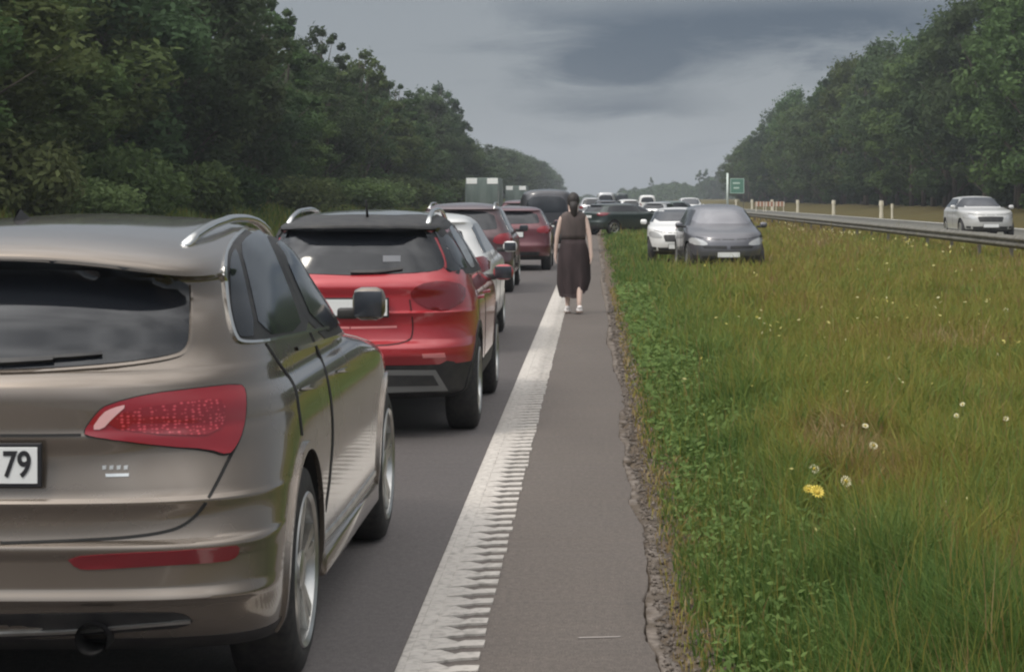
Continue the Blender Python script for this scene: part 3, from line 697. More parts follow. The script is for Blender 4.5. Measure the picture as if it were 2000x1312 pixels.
# the far line of trees on the horizon
for k, (px, yt, Y, wd) in enumerate([(1100, 372, 800, 2.0), (1190, 377, 900, 2.6), (1215, 368, 760, 1.8), (1240, 366, 760, 1.8), (1255, 369, 760, 1.6), (1272, 346, 700, .5), (1295, 358, 700, 1.7), (1318, 355, 700, 1.8), (1338, 357, 700, 1.6), (1352, 372, 800, 1.6),
                                       (1366, 332, 640, .7), (1379, 330, 640, .7), (1392, 352, 640, 1.4), (1403, 326, 640, .8), (1413, 335, 600, 1.0), (1150, 380, 1000, 3.)]):
    x = (px-VX)/F*Y; h = HC+(VY-yt)/F*Y-float(tz(x))+.3
    names = {1272: 'single thin spire-like tree standing up from the far horizon', 1366: 'first of the pointed dark trees on the horizon left of the pale post', 1379: 'second pointed dark tree on the horizon left of the pale post', 1403: 'third pointed dark tree on the horizon, nearest to the right-hand wood'}
    if wd > 1: h = h*1.5
    tr_ = put_tree('distant_tree', 5 if wd > 1 else 4, 1, x, Y, h, wd*(.95 if wd > 1 else 1.5)*7/max(h, 5), names.get(px, 'low rounded tree in the blue-green line on the far horizon'), 'trees on the far horizon')
    if wd > 1: tr_.location.z -= h*.33

# grass
def blades(name, pos, hgt, wid, lean, tint, m, rng):
    n = len(pos); a = rng.random(n)*2*pi; dx, dy = np.cos(a), np.sin(a); la = rng.random(n)*2*pi; lx, ly = np.cos(la)*lean, np.sin(la)*lean
    W = wid/2; P = pos
    b0 = P+np.stack([dx*W, dy*W, -.03+0*W], 1); b1 = P+np.stack([-dx*W, -dy*W, -.03+0*W], 1)
    mid = P+np.stack([lx*hgt*.3, ly*hgt*.3, hgt*.55], 1); m0 = mid+np.stack([dx*W*.8, dy*W*.8, 0*W], 1); m1 = mid-np.stack([dx*W*.8, dy*W*.8, 0*W], 1)
    tip = P+np.stack([lx*hgt, ly*hgt, hgt*np.sqrt(np.clip(1-lean**2*.6, .2, 1))], 1)
    V = np.stack([b0, b1, m1, m0, tip], 1).reshape(-1, 3); i = np.arange(n)*5
    Fi = np.stack([i, i+1, i+2, i+3, i+3, i+2, i+4], 1).ravel(); Np = np.tile([4, 3], n)
    o = from_np(name, V, Fi, Np, m, attr={'tint': np.repeat(tint, 5)}); return o
def nz2(x, y, s, seed):
    r = np.random.default_rng(seed); v = 0
    for k in range(5):
        a = r.random()*6.28; f = s*(1.6**k); v = v+np.sin((x*math.cos(a)+y*math.sin(a))*f+r.random()*6.28)/(1.3**k)*np.cos((x*math.sin(a)-y*math.cos(a))*f*.8+r.random()*6.28)
    return v/2.2
def ground_z(x, y):
    g = np.clip((x-.4)/1.2, 0, 1)*np.clip((10.5-x)/1, 0, 1)
    return tz(x)+g*(.045*np.sin(x*1.7+y*.31)+.035*np.sin(x*.9-y*.83)+.03*np.sin(y*.21))
def grassramp(t, b):
    L = t.links.new; a = N(t, 'ShaderNodeAttribute'); a.attribute_name = 'tint'
    cr = N(t, 'ShaderNodeValToRGB'); L(a.outputs['Fac'], cr.inputs[0]); e = cr.color_ramp.elements
    e[0].position = 0; e[0].color = (.065, .125, .028, 1); e[1].position = 1; e[1].color = (.38, .30, .16, 1)
    for p, c in ((.28, (.145, .205, .050)), (.5, (.205, .222, .042)), (.68, (.265, .228, .054)), (.84, (.25, .165, .07))): q = cr.color_ramp.elements.new(p); q.color = (*c, 1)
    L(cr.outputs[0], b.inputs['Base Color'])
    tr = N(t, 'ShaderNodeBsdfTranslucent'); L(cr.outputs[0], tr.inputs[0]); mx = N(t, 'ShaderNodeMixShader'); mx.inputs[0].default_value = .35
    L(b.outputs[0], mx.inputs[1]); L(tr.outputs[0], mx.inputs[2]); L(mx.outputs[0], t.nodes['Material Output'].inputs[0])
M_GRASS = mat('grass blades', (.1, .13, .03), .7, spec=.2, build=grassramp)
def grass():
    rng = np.random.default_rng(77)
    def sample(n, y0, y1, xmax):
        y = y0*np.exp(rng.random(n)*math.log(y1/y0)); x = .36+(xmax(y)-.36)*rng.random(n); return x, y
    parts = []
    for n, y0, y1, k in ((390000, 5.2, 16, 1), (210000, 16, 45, 1), (130000, 45, 230, 1)):
        x, y = sample(n, y0, y1, lambda y: np.clip(y*.25+2.2, 3.4, 11.2))
        edge = .485+.09*nz2(x, y, 3., 5)+.035*rng.normal(size=n)
        keep = (x > edge) | ((x > edge-.2) & (rng.random(n) < .16)); x, y = x[keep], y[keep]
        for cx_, cy_, rc in BLOCK:
            q = (x-cx_)**2+((y-cy_)*.5)**2 > rc**2; x, y = x[q], y[q]
        n2 = len(x); dens = nz2(x, y, 2.2, 8); q = rng.random(n2) < .62+.75*dens; x, y = x[q], y[q]; n2 = len(x)
        far = np.clip((y-6)/40, 0, 1)
        h = (.10+.20*rng.random(n2)**1.6)*(1+.35*nz2(x, y, 1.3, 6)+.3*nz2(x, y, 4.5, 16))*np.clip((x-.35)/.7, .35, 1.25)
        tall = rng.random(n2) < .03; h = np.where(tall, h*1.6+.04, h); broad = (rng.random(n2) < .22) & (y < 20) & ~tall
        wdt = (.0042+.003*rng.random(n2))*np.clip(y/9, 1, 12)*np.where(tall, .6, 1)*np.where(broad, 2.1, 1)
        lean = .12+.85*rng.random(n2)**1.1; lean = np.where(tall, lean*.4, lean)
        # green near the road, olive and straw towards the middle of the strip
        g = np.clip((x-.7)/np.clip(.8+.05*y, .8, 4), 0, 1)*np.clip((y-7.2)/6, .36, 1)
        t = np.where(broad, -.08, 0)+.14+.42*g+.16*nz2(x, y, .8, 9)*(.4+g)+.10*nz2(x, y, 3.1, 10)+.11*rng.normal(size=n2)
        brown = np.clip(nz2(x, y*.7, .9, 31)-.28, 0, 1)*1.2*np.clip((x-.9)/.5, 0, 1); t += brown*.45*(rng.random(n2) < .7)
        far2 = np.clip((y-60)/60, 0, 1)*np.clip((x-6)/3, 0, 1); t += far2*.22
        rust = np.exp(-((x-1.55-.04*(y-12))/.42)**2-((y-12)/2.0)**2)+.7*np.exp(-((x-1.75)/.25)**2-((y-8.6)/.8)**2); t += rust*.60*(rng.random(n2) < .8)
        t = np.where(tall, np.maximum(t, .45+.45*rng.random(n2)), t)
        parts.append((np.stack([x, y, ground_z(x, y)], 1), h, wdt, lean, np.clip(t, 0, 1)))
    pos, h, wd_, ln, t = [np.concatenate(a) for a in zip(*parts)]
    o = blades('grass', pos, h, wd_, ln, t, M_GRASS, rng); tag(o, 'rough green and straw-coloured grass covering the strip right of the road', 'grass', kind='stuff')
    # verge on the left, short
    n = 40000; y = 40*np.exp(rng.random(n)*math.log(12)); x = -10.6-3.4*rng.random(n)
    o = blades('verge_grass', np.stack([x, y, tz(x)], 1), .25+.35*rng.random(n), .03*np.clip(y/40, 1, 8), .5*rng.random(n), np.clip(.3+.25*rng.normal(size=n), 0, .8), M_GRASS, rng); tag(o, 'green grass on the bank left of the road', 'grass', kind='stuff')
BLOCK = []
def weeds():      # broad leaves low by the road edge
    rng = np.random.default_rng(5); n = 9000; y = 5.3*np.exp(rng.random(n)*math.log(7)); x = .46+.07*nz2(rng.random(n), y, 3, 2)+(.65+.02*y)*rng.random(n)**1.2
    C = np.stack([x, y, ground_z(x, y)+.03+.12*rng.random(n)*np.clip((x-.4)/.4, .3, 1)], 1)
    V, Fi, Np, T = cards(C, (.012+.012*rng.random(n))*np.clip(y/9, 1, 4), rng, rng.random(n), np.tile(np.array([0, -.2, 1.2]), (n, 1)))
    tag(from_np('low_weeds', V, Fi, Np, leafmat('weed leaves', (.075, .135, .035), (.17, .27, .08)), attr={'tint': T}), 'small broad-leaved weeds at the edge of the tarmac', 'weeds', kind='stuff')
    n = 9000; y = 5.3*np.exp(rng.random(n)*math.log(6)); x = .25+.30*rng.random(n)**1.1
    C = np.stack([x, y, np.full(n, -.002)+.006*rng.random(n)], 1)
    d = rng.normal(size=(n, 6, 3))*.35; base = np.array([[1, 0, 0], [0, 1, 0], [-1, 0, 0], [0, -1, 0], [0, 0, .7], [0, 0, -.7]]); r = (.003+.011*rng.random(n)**4)*np.clip(y/10, 1, 2.5)
    V = (C[:, None]+(base+d)*r[:, None, None]).reshape(-1, 3); i = np.arange(n)*6
    tr = np.array([[0, 1, 4], [1, 2, 4], [2, 3, 4], [3, 0, 4], [1, 0, 5], [2, 1, 5], [3, 2, 5], [0, 3, 5]]); Fi = (i[:, None, None]+tr[None]).ravel()
    tag(from_np('gravel', V, Fi, np.full(n*8, 3), mat('stones', (.2, .18, .16), .9, build=noisy(3, (.055, .042, .032), (.19, .16, .135), lo=.3, hi=.7, detail=8))), 'loose stones and crumbs beside the tarmac edge', 'gravel', kind='stuff')
def litter():     # dead stalks and dry leaves lying on the bare strip
    rng = np.random.default_rng(55); n = 7000; y = 5.3*np.exp(rng.random(n)*math.log(7)); x = .30+.30*rng.random(n)**.8
    o = blades('dry_litter', np.stack([x, y, np.full(n, .0)], 1), .02+.06*rng.random(n)**2, (.003+.004*rng.random(n))*np.clip(y/9, 1, 3), .6+.38*rng.random(n), .55+.45*rng.random(n), M_GRASS, rng)
    tag(o, 'dry stalks and dead leaves on the bare strip beside the tarmac', 'litter', kind='stuff')
#@@OBJECTS
P_TAUPE = paint('taupe metallic paint', (.20, .166, .136), .20, .70, 1.0, dirt=.14)
P_RED = paint('red paint', (.40, .020, .030), .3, .15, 1.0)
P_WHITE = paint('white paint', (.74, .74, .73), .35, 0, .8)
P_SILV = paint('pale silver blue paint', (.46, .48, .54), .3, .5, .9)
P_DARK = paint('dark grey paint', (.045, .045, .052), .3, .4, .9)
P_MAR = paint('dark maroon paint', (.13, .028, .038), .32, .3, .9)
P_MAR2 = paint('plum brown paint', (.085, .04, .045), .32, .3, .9)
P_GRN = paint('dark green paint', (.02, .035, .032), .3, .3, .9)
P_SILV2 = paint('silver paint', (.5, .51, .52), .3, .6, .8)

def arch_lip(c, m, rad, wd=.02, off=.004):
    for wy in c.wheels:
        pts = [(wy+rad*math.cos(a), c.wr+rad*math.sin(a)) for a in np.linspace(-.12*pi, 1.12*pi, 40)]
        pts = [p for p in pts if p[1] > .22]
        c.line('wheel_arch_trim', pts, wd, m, 'right', off, 1)
def rails(c, x0, x1, y0, y1, h, m, r=.016):
    for sx in (1, -1):
        b = bmesh.new(); pts = []
        for q in np.linspace(0, 1, 15):
            y = y0+(y1-y0)*q; x = (x0+(x1-x0)*math.sin(q*pi))*sx
            hp, _ = c.hit(Vector((x, y, 4)), Vector((0, 0, -1))); z = hp.z if hp is not None else 1.5
            pts.append((x, y, z+h*min(1, 5*q, 5*(1-q))**.6-.004))
        tube(b, pts, r, 8, True, (1.2, 1)); from_bm('roof_rail', b, m, c.root)

# ------------------------------------------------------------ the taupe car in the foreground
def taupe():
    rear = [(.235, .28), (.30, .14), (.36, .075), (.425, .030), (.444, .008), (.458, .013), (.48, .022), (.56, .018), (.600, .002), (.612, .006), (.622, .040), (.68, .048), (.715, .040), (.738, .030), (.750, .048), (.78, .056),
            (.88, .07), (.94, .06), (.955, .064), (1.05, .066), (1.09, .075), (1.125, .105), (1.14, .13), (1.30, .225), (1.455, .345), (1.468, .33), (1.482, .245), (1.50, .25), (1.53, .31), (1.56, .45), (1.59, .78), (1.607, 1.2), (1.618, 1.75)]
    front = [(.24, .30), (.4, .06), (.6, .0), (.8, .03), (.90, .12), (.97, .38), (1.02, .75), (1.06, 1.08), (1.09, 1.25), (1.2, 1.42), (1.35, 1.68), (1.45, 1.88), (1.53, 2.12), (1.58, 2.4), (1.607, 2.6), (1.618, 2.7)]
    wid = [(.235, .915), (.30, .940), (.40, .952), (.55, .956), (.72, .958), (.88, .955), (.97, .945), (1.02, .93), (1.07, .895), (1.12, .885), (1.2, .858), (1.35, .797), (1.46, .748), (1.51, .708), (1.55, .65), (1.58, .57), (1.600, .455), (1.612, .30), (1.618, .12)]
    c = Car('taupe_car', 'taupe estate car nearest on the left with a number plate ending in 79', 'car', (-1.97, 6.12, 0), 0, 4.63, rear, front, wid, lambda z: (float(np.interp(z, [.3, .6, .95, 1.38, 1.57], [.47, .60, .92, .85, .60])), float(np.interp(z, [.45, .65, .95, 1.2, 1.38, 1.57], [4.4, 3.9, 3.0, 3.1, 3.4, 4.6]))), (1.25, 3.0), P_TAUPE,
            lower=lambda p: p.z < .30, wheels=(.94, 3.75), wr=.37, hw=.955, dz=.012, nseg=40, droop=.075, track=.962)
    c.patch('rear_window', [(-45, 506), (100, 508), (220, 518), (310, 533), (362, 552), (370, 562), (369, 650), (364, 678), (342, 692), (250, 707), (100, 719), (-45, 723)], M_GLASS, center=True, smooth=2, off=.003, step=14)
    c.line('window_trim', [(373, 556), (374, 600), (373, 655), (366, 684), (344, 698), (250, 713), (100, 725), (0, 728)], 5, P_TAUPE, mirror=1, off=.006)
    tl = [(160, 847), (190, 804), (211, 790), (288, 770), (384, 759), (464, 750), (477, 761), (478, 800), (472, 841), (460, 870), (444, 890), (405, 877), (324, 871), (182, 853)]
    a = c.patch('tail_light', tl, M_RED, mirror=1, off=.008, step=10)
    c.line('lamp_surround', tl, 4.5, M_GAP, mirror=1, off=.006, closed=True)
    c.patch('lamp_reflector', [(205, 822), (250, 800), (330, 788), (425, 777), (440, 800), (425, 850), (330, 850), (235, 842)], M_REDDOT, mirror=1, off=.0105, step=10, skirt=.002, parent=a[0])
    c.patch('clear_band', [(178, 838), (200, 806), (220, 796), (250, 789), (218, 818), (200, 838)], mat('pink lamp lens', (.75, .42, .42), .12, 0, 1), mirror=0, off=.011, step=8, skirt=.002, parent=a[0])
    c.patch('bumper_reflector', [(128, 1087), (240, 1079), (340, 1075), (440, 1067), (468, 1063), (464, 1086), (440, 1097), (330, 1103), (180, 1112), (150, 1110)], M_RED2, mirror=1, off=.004)
    c.line('hatch_gap', [(476, 760), (479, 800), (471, 849), (446, 897), (426, 938), (397, 991), (365, 1023), (324, 1039), (243, 1050), (122, 1056), (0, 1060)], 6, M_GAP, mirror=1)
    c.line('hatch_gap', [(158, 849), (100, 850), (0, 850)], 5, M_GAP, mirror=1)
    c.patch('rear_diffuser', [(-60, 1200), (330, 1194), (366, 1200), (380, 1216), (330, 1228), (-60, 1250)], M_BLK, center=True, off=.003)
    c.line('diffuser_trim', [(-20, 1236), (145, 1231), (250, 1221), (372, 1211)], 5, M_ALLOY, mirror=1, off=.008)
    b = bmesh.new()
    tube(b, [(.42, .34, .318), (.42, .05, .318)], [.052, .052], 24, False); tube(b, [(.42, .34, .318), (.42, .05, .318)], [.045, .047], 24, False)
    bx(b, (.42, .2, .318), (.085, .004, .085)); bmesh.ops.recalc_face_normals(b, faces=b.faces)
    from_bm('exhaust_pipe', b, M_BLK, c.root)
    plate(c, (0, .035, .858), .52, .112, '79', digit=.078, tx=.242, halign='RIGHT')
    for k in range(4): c.patch('badge_letter', [(200+k*14, 909), (208+k*14, 908), (207+k*14, 916), (200+k*14, 917)], M_ALLOY, off=.003, smooth=0, skirt=.004)
    c.patch('badge', [(206, 925), (252, 924), (251, 930), (207, 931)], M_CHR, off=.003, smooth=0)
    # side glass
    c.patch('side_window_surround', [(459, 660), (448, 620), (443, 572), (440, 514), (449, 482), (475, 454), (500, 441), (529, 443), (560, 460), (582, 500), (596, 560), (604, 644), (574, 650), (516, 663), (470, 665)], M_BLK, mirror=1, off=.003, step=9)
    for i, pl in enumerate(([(463, 655), (452, 615), (448, 570), (446, 516), (453, 492), (460, 486), (474, 540), (498, 655), (475, 659)],
               [(467, 482), (482, 462), (512, 447), (540, 510), (570, 585), (590, 645), (508, 656), (484, 545)],
               )):
        c.patch('side_window', pl, M_GLASS, mirror=1, off=.006, step=9)
    c.patch('side_window_surround', [(1.62, 1.11), (1.62, 1.53), (2.0, 1.525), (2.3, 1.46), (2.65, 1.32), (3.08, 1.12), (3.04, 1.09)], M_BLK, 'right', mirror=1, off=.0035, smooth=1, step=.06)
    c.patch('side_window', [(1.76, 1.135), (1.72, 1.50), (2.0, 1.505), (2.28, 1.43), (2.6, 1.30), (2.92, 1.13)], M_GLASS, 'right', mirror=1, off=.0075, smooth=1, step=.06)
    c.line('window_chrome', [(640, 640), (574, 654), (516, 667), (468, 669), (457, 655), (447, 620), (440, 572), (436, 514), (445, 480), (472, 451), (500, 438), (529, 440), (576, 466)], 5.5, M_CHR, mirror=1, off=.008)
    c.line('window_chrome', [(1.2, 1.128), (1.8, 1.108), (2.5, 1.092), (3.02, 1.085)], .014, M_CHR, 'right', .007, 1)
    c.line('door_gap', [(519, 670), (545, 710), (577, 752), (584, 800), (590, 850)], 3.5, M_GAP, mirror=1)
    c.line('door_gap', [(606, 650), (640, 730), (652, 830), (645, 930), (635, 1000)], 3, M_GAP, mirror=1)
    for px, py in ((602, 757), (672, 722)): c.patch('door_handle', [(px-17, py+6), (px-14, py), (px+16, py-9), (px+17, py-3), (px+2, py+6)], P_TAUPE, mirror=1, off=.035, skirt=.03, step=6)
    for sx in (1, -1): b = bmesh.new(); bx(b, (sx*.94, 2.34, .30), (.05, 1.85, .10), bev=.02); from_bm('side_skirt', b, P_TAUPE, c.root)
    c.line('sill_glint_strip', [(1.42, .40), (2.0, .385), (3.2, .40)], .022, M_ALLOY, 'right', .006, 1)  # bright strip put in for the reflections along the sill
    arch_lip(c, P_TAUPE, .437, .03, .012)
    c.add_wheels(5, 1, .735)
    rails(c, .585, .60, .66, 2.75, .036, M_CHR, .016)
    c.mirror_pair((.950, 2.98, 1.20), (.15, .09, .15))
    c.line('rear_wiper', [(-60, 712), (30, 710), (105, 704)], 9, M_BLK, off=.02, skirt=.0); c.line('rear_wiper', [(100, 702), (200, 694)], 6, M_BLK, off=.018)
    b = bmesh.new()
    hp, _ = c.hit(Vector((-.10, 1.05, 4)), Vector((0, 0, -1)))
    vs = [(-.10, 1.0, hp.z-.01), (-.12, 1.18, hp.z), (-.08, 1.18, hp.z), (-.10, 1.10, hp.z+.04), (-.10, 1.06, hp.z+.035)]
    v = [b.verts.new(q) for q in vs]
    for f in ((0, 1, 3, 4), (0, 4, 3, 2), (1, 2, 3), (0, 2, 1)): b.faces.new([v[i] for i in f])
    from_bm('roof_antenna', b, M_BLK, c.root, False)
    c.patch('windscreen', [(-.60, 1.18), (.60, 1.18), (.50, 1.52), (-.50, 1.52)], M_GLASS, 'front', .003)
    for sx in (1,): c.patch('headlight', [(.45, .72), (.80, .75), (.84, .88), (.55, .86)], M_CLR, 'front', .005, mirror=1)
    return c
taupe()

# ------------------------------------------------------------ the red car
def redcar():
    rear = [(.27, .30), (.33, .10), (.42, .075), (.50, .055), (.56, .02), (.60, .0), (.64, .0), (.67, .02), (.70, .055), (.80, .07), (.86, .055), (.885, .04), (.90, .065), (1.0, .07), (1.06, .055), (1.10, .07), (1.15, .12), (1.30, .21), (1.445, .31), (1.458, .30), (1.472, .215), (1.49, .22), (1.52, .36), (1.55, .65), (1.575, 1.1), (1.59, 1.7)]
    front = [(.27, .25), (.4, .05), (.6, .0), (.8, .03), (.92, .12), (1.0, .5), (1.05, .95), (1.08, 1.2), (1.2, 1.4), (1.35, 1.66), (1.48, 1.95), (1.55, 2.3), (1.575, 2.6), (1.59, 2.8)]
    wid = [(.27, .78), (.34, .825), (.5, .845), (.8, .85), (.92, .845), (1.0, .83), (1.07, .80), (1.16, .765), (1.3, .70), (1.42, .63), (1.49, .585), (1.53, .54), (1.56, .45), (1.58, .30), (1.59, .12)]
    c = Car('red_car', 'bright red estate car with silver roof rails, second in the queue behind the taupe car', 'car', (-1.68, 13.75, 0), 0, 4.5, rear, front, wid, (.85, 3.2), (1.2, 2.6), P_RED,
            lower=lambda p: p.z < .47 or (p.y < .7 and p.z < .52), upper=lambda p: p.z > 1.448, wheels=(.87, 3.5), wr=.35, hw=.85, dz=.015, nseg=30, droop=.03, track=.855)
    cx = 685
    c.patch('rear_window', [(cx, 446), (800, 446), (836, 449), (850, 468), (866, 505), (868, 522), (850, 530), (800, 534), (cx, 538)], M_GLASS, center=True, off=.004)
    c.line('number_band', [(760, 495), (830, 490)], 1, M_GAP)
    c.patch('pillar_cover', [(846, 444), (862, 446), (890, 480), (906, 528), (872, 531), (872, 508), (854, 466)], M_GLASS, mirror=1, off=.005)
    c.patch('roof_sheen_panel', [(-.50, .75), (.50, .75), (.46, 2.6), (-.46, 2.6)], mat('roof sky sheen', (.10, .105, .10), .16, 0, .8), 'top', .004, smooth=1)  # grey panel added so the roof shows the sky's reflection
    c.patch('window_sticker', [(748, 500), (782, 500), (782, 512), (748, 512)], mat('pale sticker', (.16, .165, .18), .5), off=.007, smooth=0)
    c.patch('tail_light', [(797, 577), (815, 556), (862, 548), (908, 556), (908, 586), (883, 602), (854, 609), (822, 597)], M_RED2, mirror=1, off=.008)
    c.line('hatch_gap', [(800, 585), (808, 640), (800, 672), (cx, 677)], 3, mat('dark red gap', (.06, .004, .006), .6), mirror=1)
    c.patch('bumper_reflector', [(824, 691), (868, 689), (870, 697), (826, 699)], mat('pink reflector', (.75, .25, .25), .3), mirror=1, smooth=0)
    c.patch('lower_bumper', [(cx, 714), (850, 716), (880, 700), (905, 722), (925, 745), (925, 790), (cx, 800)], M_BLK, center=True, off=.004)
    c.patch('skid_plate', [(cx, 722), (850, 722), (874, 762), (cx, 768)], mat('dull grey plastic', (.16, .16, .155), .45), center=True, off=.008, smooth=0)
    c.patch('skid_slot', [(cx, 732), (845, 732), (856, 752), (cx, 755)], M_BLK, center=True, off=.011, smooth=0, skirt=.002)
    c.line('chrome_strip', [(cx, 640), (775, 638)], 4, mat('bright red trim', (.8, .3, .3), .3), mirror=1)
    plate(c, (0, .035, .925), .52, .112, '', digit=.07)
    c.patch('side_window_surround', [(.30, 1.17), (.42, 1.40), (.75, 1.50), (1.6, 1.52), (2.4, 1.45), (2.95, 1.17), (2.9, 1.10), (.5, 1.13)], M_BLK, 'right', mirror=1, off=.003)
    for pl in ([(.48, 1.18), (.58, 1.38), (.84, 1.44), (.90, 1.17)], [(1.0, 1.16), (.96, 1.45), (1.62, 1.48), (1.74, 1.15)], [(1.84, 1.15), (1.72, 1.48), (2.3, 1.42), (2.80, 1.16), (2.78, 1.13)]):
        c.patch('side_window', pl, M_GLASS, 'right', mirror=1, off=.006)
    for yy in (1.72, .92): c.line('door_gap', [(yy, 1.12), (yy-.02, .8), (yy-.05, .46)], .012, M_GAP, 'right', mirror=1)
    for yy in (1.1, 1.98): c.patch('door_handle', [(yy, .93), (yy+.18, .935), (yy+.18, .96), (yy, .955)], P_RED, 'right', mirror=1, off=.03, skirt=.028)
    arch_lip(c, M_BLK, .415, .05, .008)
    c.add_wheels(5, 1, .70)
    rails(c, .50, .49, .55, 2.7, .05, M_CHR, .016)
    c.mirror_pair((.93, 3.0, 1.06), (.17, .11, .13))
    c.line('rear_wiper', [(cx, 533), (740, 533), (786, 526)], 5, M_BLK, off=.02)
    b = bmesh.new(); tube(b, [(.06, .62, 1.52), (.06, .50, 1.66)], [.012, .005], 6); from_bm('roof_antenna', b, M_BLK, c.root)
    c.patch('windscreen', [(-.55, 1.12), (.55, 1.12), (.46, 1.50), (-.46, 1.50)], M_GLASS, 'front', .003)
redcar()

# ------------------------------------------------------------ all other cars from one generic recipe
def car(name, label, loc, rz, p, L=4.4, H=1.5, hw=.88, kind='hatch', rl=True, rail=None, platec='', lamp=None, front_detail=False, spokes=5, cat='car', group=None, lampm=None, clad=True, screen=None, slim=False):
    t = .9; k = (H-t)/(1.62-t); zz = lambda z: z if z < t else t+(z-t)*k
    if kind == 'van':
        rear = [(.26, .25), (.36, .05), (.5, .0), (.62, .02), (.9, .05), (1.2, .06), (H*.9, .16), (H*.96, .22), (H*.985, .5), (H, 1.)]
        front = [(.24, .25), (.45, .02), (.6, .0), (.8, .05), (1.0, .25), (1.1, .6), (1.2, .85), (H*.85, 1.5), (H*.95, 1.9), (H*.985, 2.3), (H, 2.6)]
        wid = [(.26, hw*.93), (.4, hw*.99), (.8, hw), (1.1, hw*.97), (H*.8, hw*.88), (H*.92, hw*.80), (H*.975, hw*.62), (H*.993, hw*.35), (H, hw*.14)]
    else:
        rr = {'hatch': [(.98, .07), (1.06, .10), (1.12, .14), (1.30, .26), (1.47, .40), (1.50, .34), (1.54, .45), (1.58, .75), (1.605, 1.2), (1.62, 1.7)],
              'mpv': [(.98, .07), (1.06, .10), (1.12, .14), (1.30, .22), (1.47, .34), (1.50, .30), (1.54, .40), (1.58, .7), (1.605, 1.2), (1.62, 1.7)],
              'sedan': [(.98, .06), (1.02, .15), (1.05, .45), (1.08, .60), (1.30, .92), (1.48, 1.30), (1.54, 1.45), (1.58, 1.65), (1.605, 1.9), (1.62, 2.1)]}[kind]
        rear = [(.25, .25), (.34, .07), (.45, .02), (.58, .0), (.64, .03), (.8, .06)]+[(zz(a), b) for a, b in rr]
        fr = [(.9, .10), (.97, .30), (1.02, .65), (1.07, 1.0), (1.10, 1.15), (1.2, 1.30), (1.35, 1.56), (1.48, 1.84), (1.55, 2.1), (1.60, 2.4), (1.62, 2.6)]
        if kind == 'mpv': fr = [(.9, .14), (.96, .28), (1.01, .50), (1.06, .74), (1.09, .86), (1.2, 1.02), (1.35, 1.26), (1.48, 1.54), (1.55, 1.85), (1.60, 2.2), (1.62, 2.4)]
        front = [(.22, .25), (.36, .04), (.55, .0), (.72, .03), (.80, .06)]+[(zz(a), b*L/4.4) for a, b in fr]
        wd = [(.92, hw*.99), (1.0, hw*.965), (1.07, hw*.93), (1.2, hw*.86), (1.4, hw*.765), (1.5, hw*.71), (1.55, hw*.64), (1.585, hw*.53), (1.61, hw*.3), (1.62, hw*.12)]
        wid = [(.25, hw*.92), (.36, hw*.98), (.7, hw)]+[(zz(a), b) for a, b in wd]
    front = [(max(a, rear[0][0]), b) if i == 0 else (a, b) for i, (a, b) in enumerate(front)]
    wl = (.85*L/4.4, L-.86*L/4.4); wr = .33 if H < 1.6 else .355
    c = Car(name, label, cat, loc, rz, L, rear, front, wid, (.75, 3.2), (1.15, 2.6), p, lower=(lambda q: q.z < .34) if clad else None, wheels=wl, wr=wr, hw=hw, dz=.03, nseg=16, group=group)
    zb = zz(1.12); zt = zz(1.46); g = M_GLASS
    if kind == 'sedan': c.patch('rear_window', [(0, zz(1.12)), (hw*.62, zz(1.12)), (hw*.56, zz(1.5)), (0, zz(1.52))], g, 'rear', .004, center=True)
    else: c.patch('rear_window', [(0, zb), (hw*.66, zb+.01), (hw*.70, zb+.05), (hw*.60, zt-.01), (0, zt+.01)], g, 'rear', .004, center=True)
    c.patch('windscreen', [(0, zz(1.15)), (hw*.80, zz(1.14)), (hw*.66, zz(1.5)), (hw*.6, zz(1.535)), (0, zz(1.55))], screen or M_GLASS2, 'front', .004, center=True)
    y0 = .55 if kind != 'sedan' else 1.0; ye = L-1.45*L/4.4; zl = zz(1.11)
    c.patch('side_window', [(y0, zl), (y0+.2, zz(1.42)), (y0+.5, zz(1.47)), (L*.50-.06, zz(1.48)), (L*.53-.06, zl)], g, 'right', mirror=1, off=.005, smooth=0)
    c.patch('side_window', [(L*.53, zl), (L*.50, zz(1.48)), (L*.57, zz(1.47)), (ye-.25, zz(1.32)), (ye, zl)], g, 'right', mirror=1, off=.005, smooth=0)
    c.patch('tail_light', [(hw*.60, zz(.88)), (hw*.97, zz(.86)), (hw*.96, zz(1.08)), (hw*.66, zz(1.04))], lampm or M_RED2, 'rear', mirror=1, off=.008)
    c.patch('headlight', [(hw*.50, .66), (hw*.90, .68), (hw*.95, .80), (hw*.85, .85), (hw*.55, .76)], M_CLR, 'front', mirror=1, off=.008)
    if slim: c.patch('grille', [(.04, .585), (hw*.60, .60), (hw*.66, .66), (.04, .655)], M_BLK, 'front', mirror=1, off=.006, smooth=0)
    else: c.patch('grille', [(0, .58), (hw*.42, .58), (hw*.48, .72), (hw*.44, .75), (0, .76)], M_BLK, 'front', center=True, off=.005, smooth=0)
    c.patch('lower_intake', [(0, .30), (hw*.6, .30), (hw*.66, .43), (0, .44)], M_BLK, 'front', center=True, off=.005, smooth=0)
    c.patch('rear_bumper_insert', [(0, .30), (hw*.66, .30), (hw*.7, .44), (0, .45)], M_BLK, 'rear', center=True, off=.004, smooth=0)
    c.line('bonnet_gap', [(-hw*.78, zz(.86)), (-hw*.4, zz(.80)), (hw*.4, zz(.80)), (hw*.78, zz(.86))], .012, M_GAP, 'front')
    for sx in (1,): c.patch('fog_lamp', [(hw*.70, .36), (hw*.84, .37), (hw*.84, .45), (hw*.70, .44)], M_BLK, 'front', mirror=1, off=.005, smooth=0)
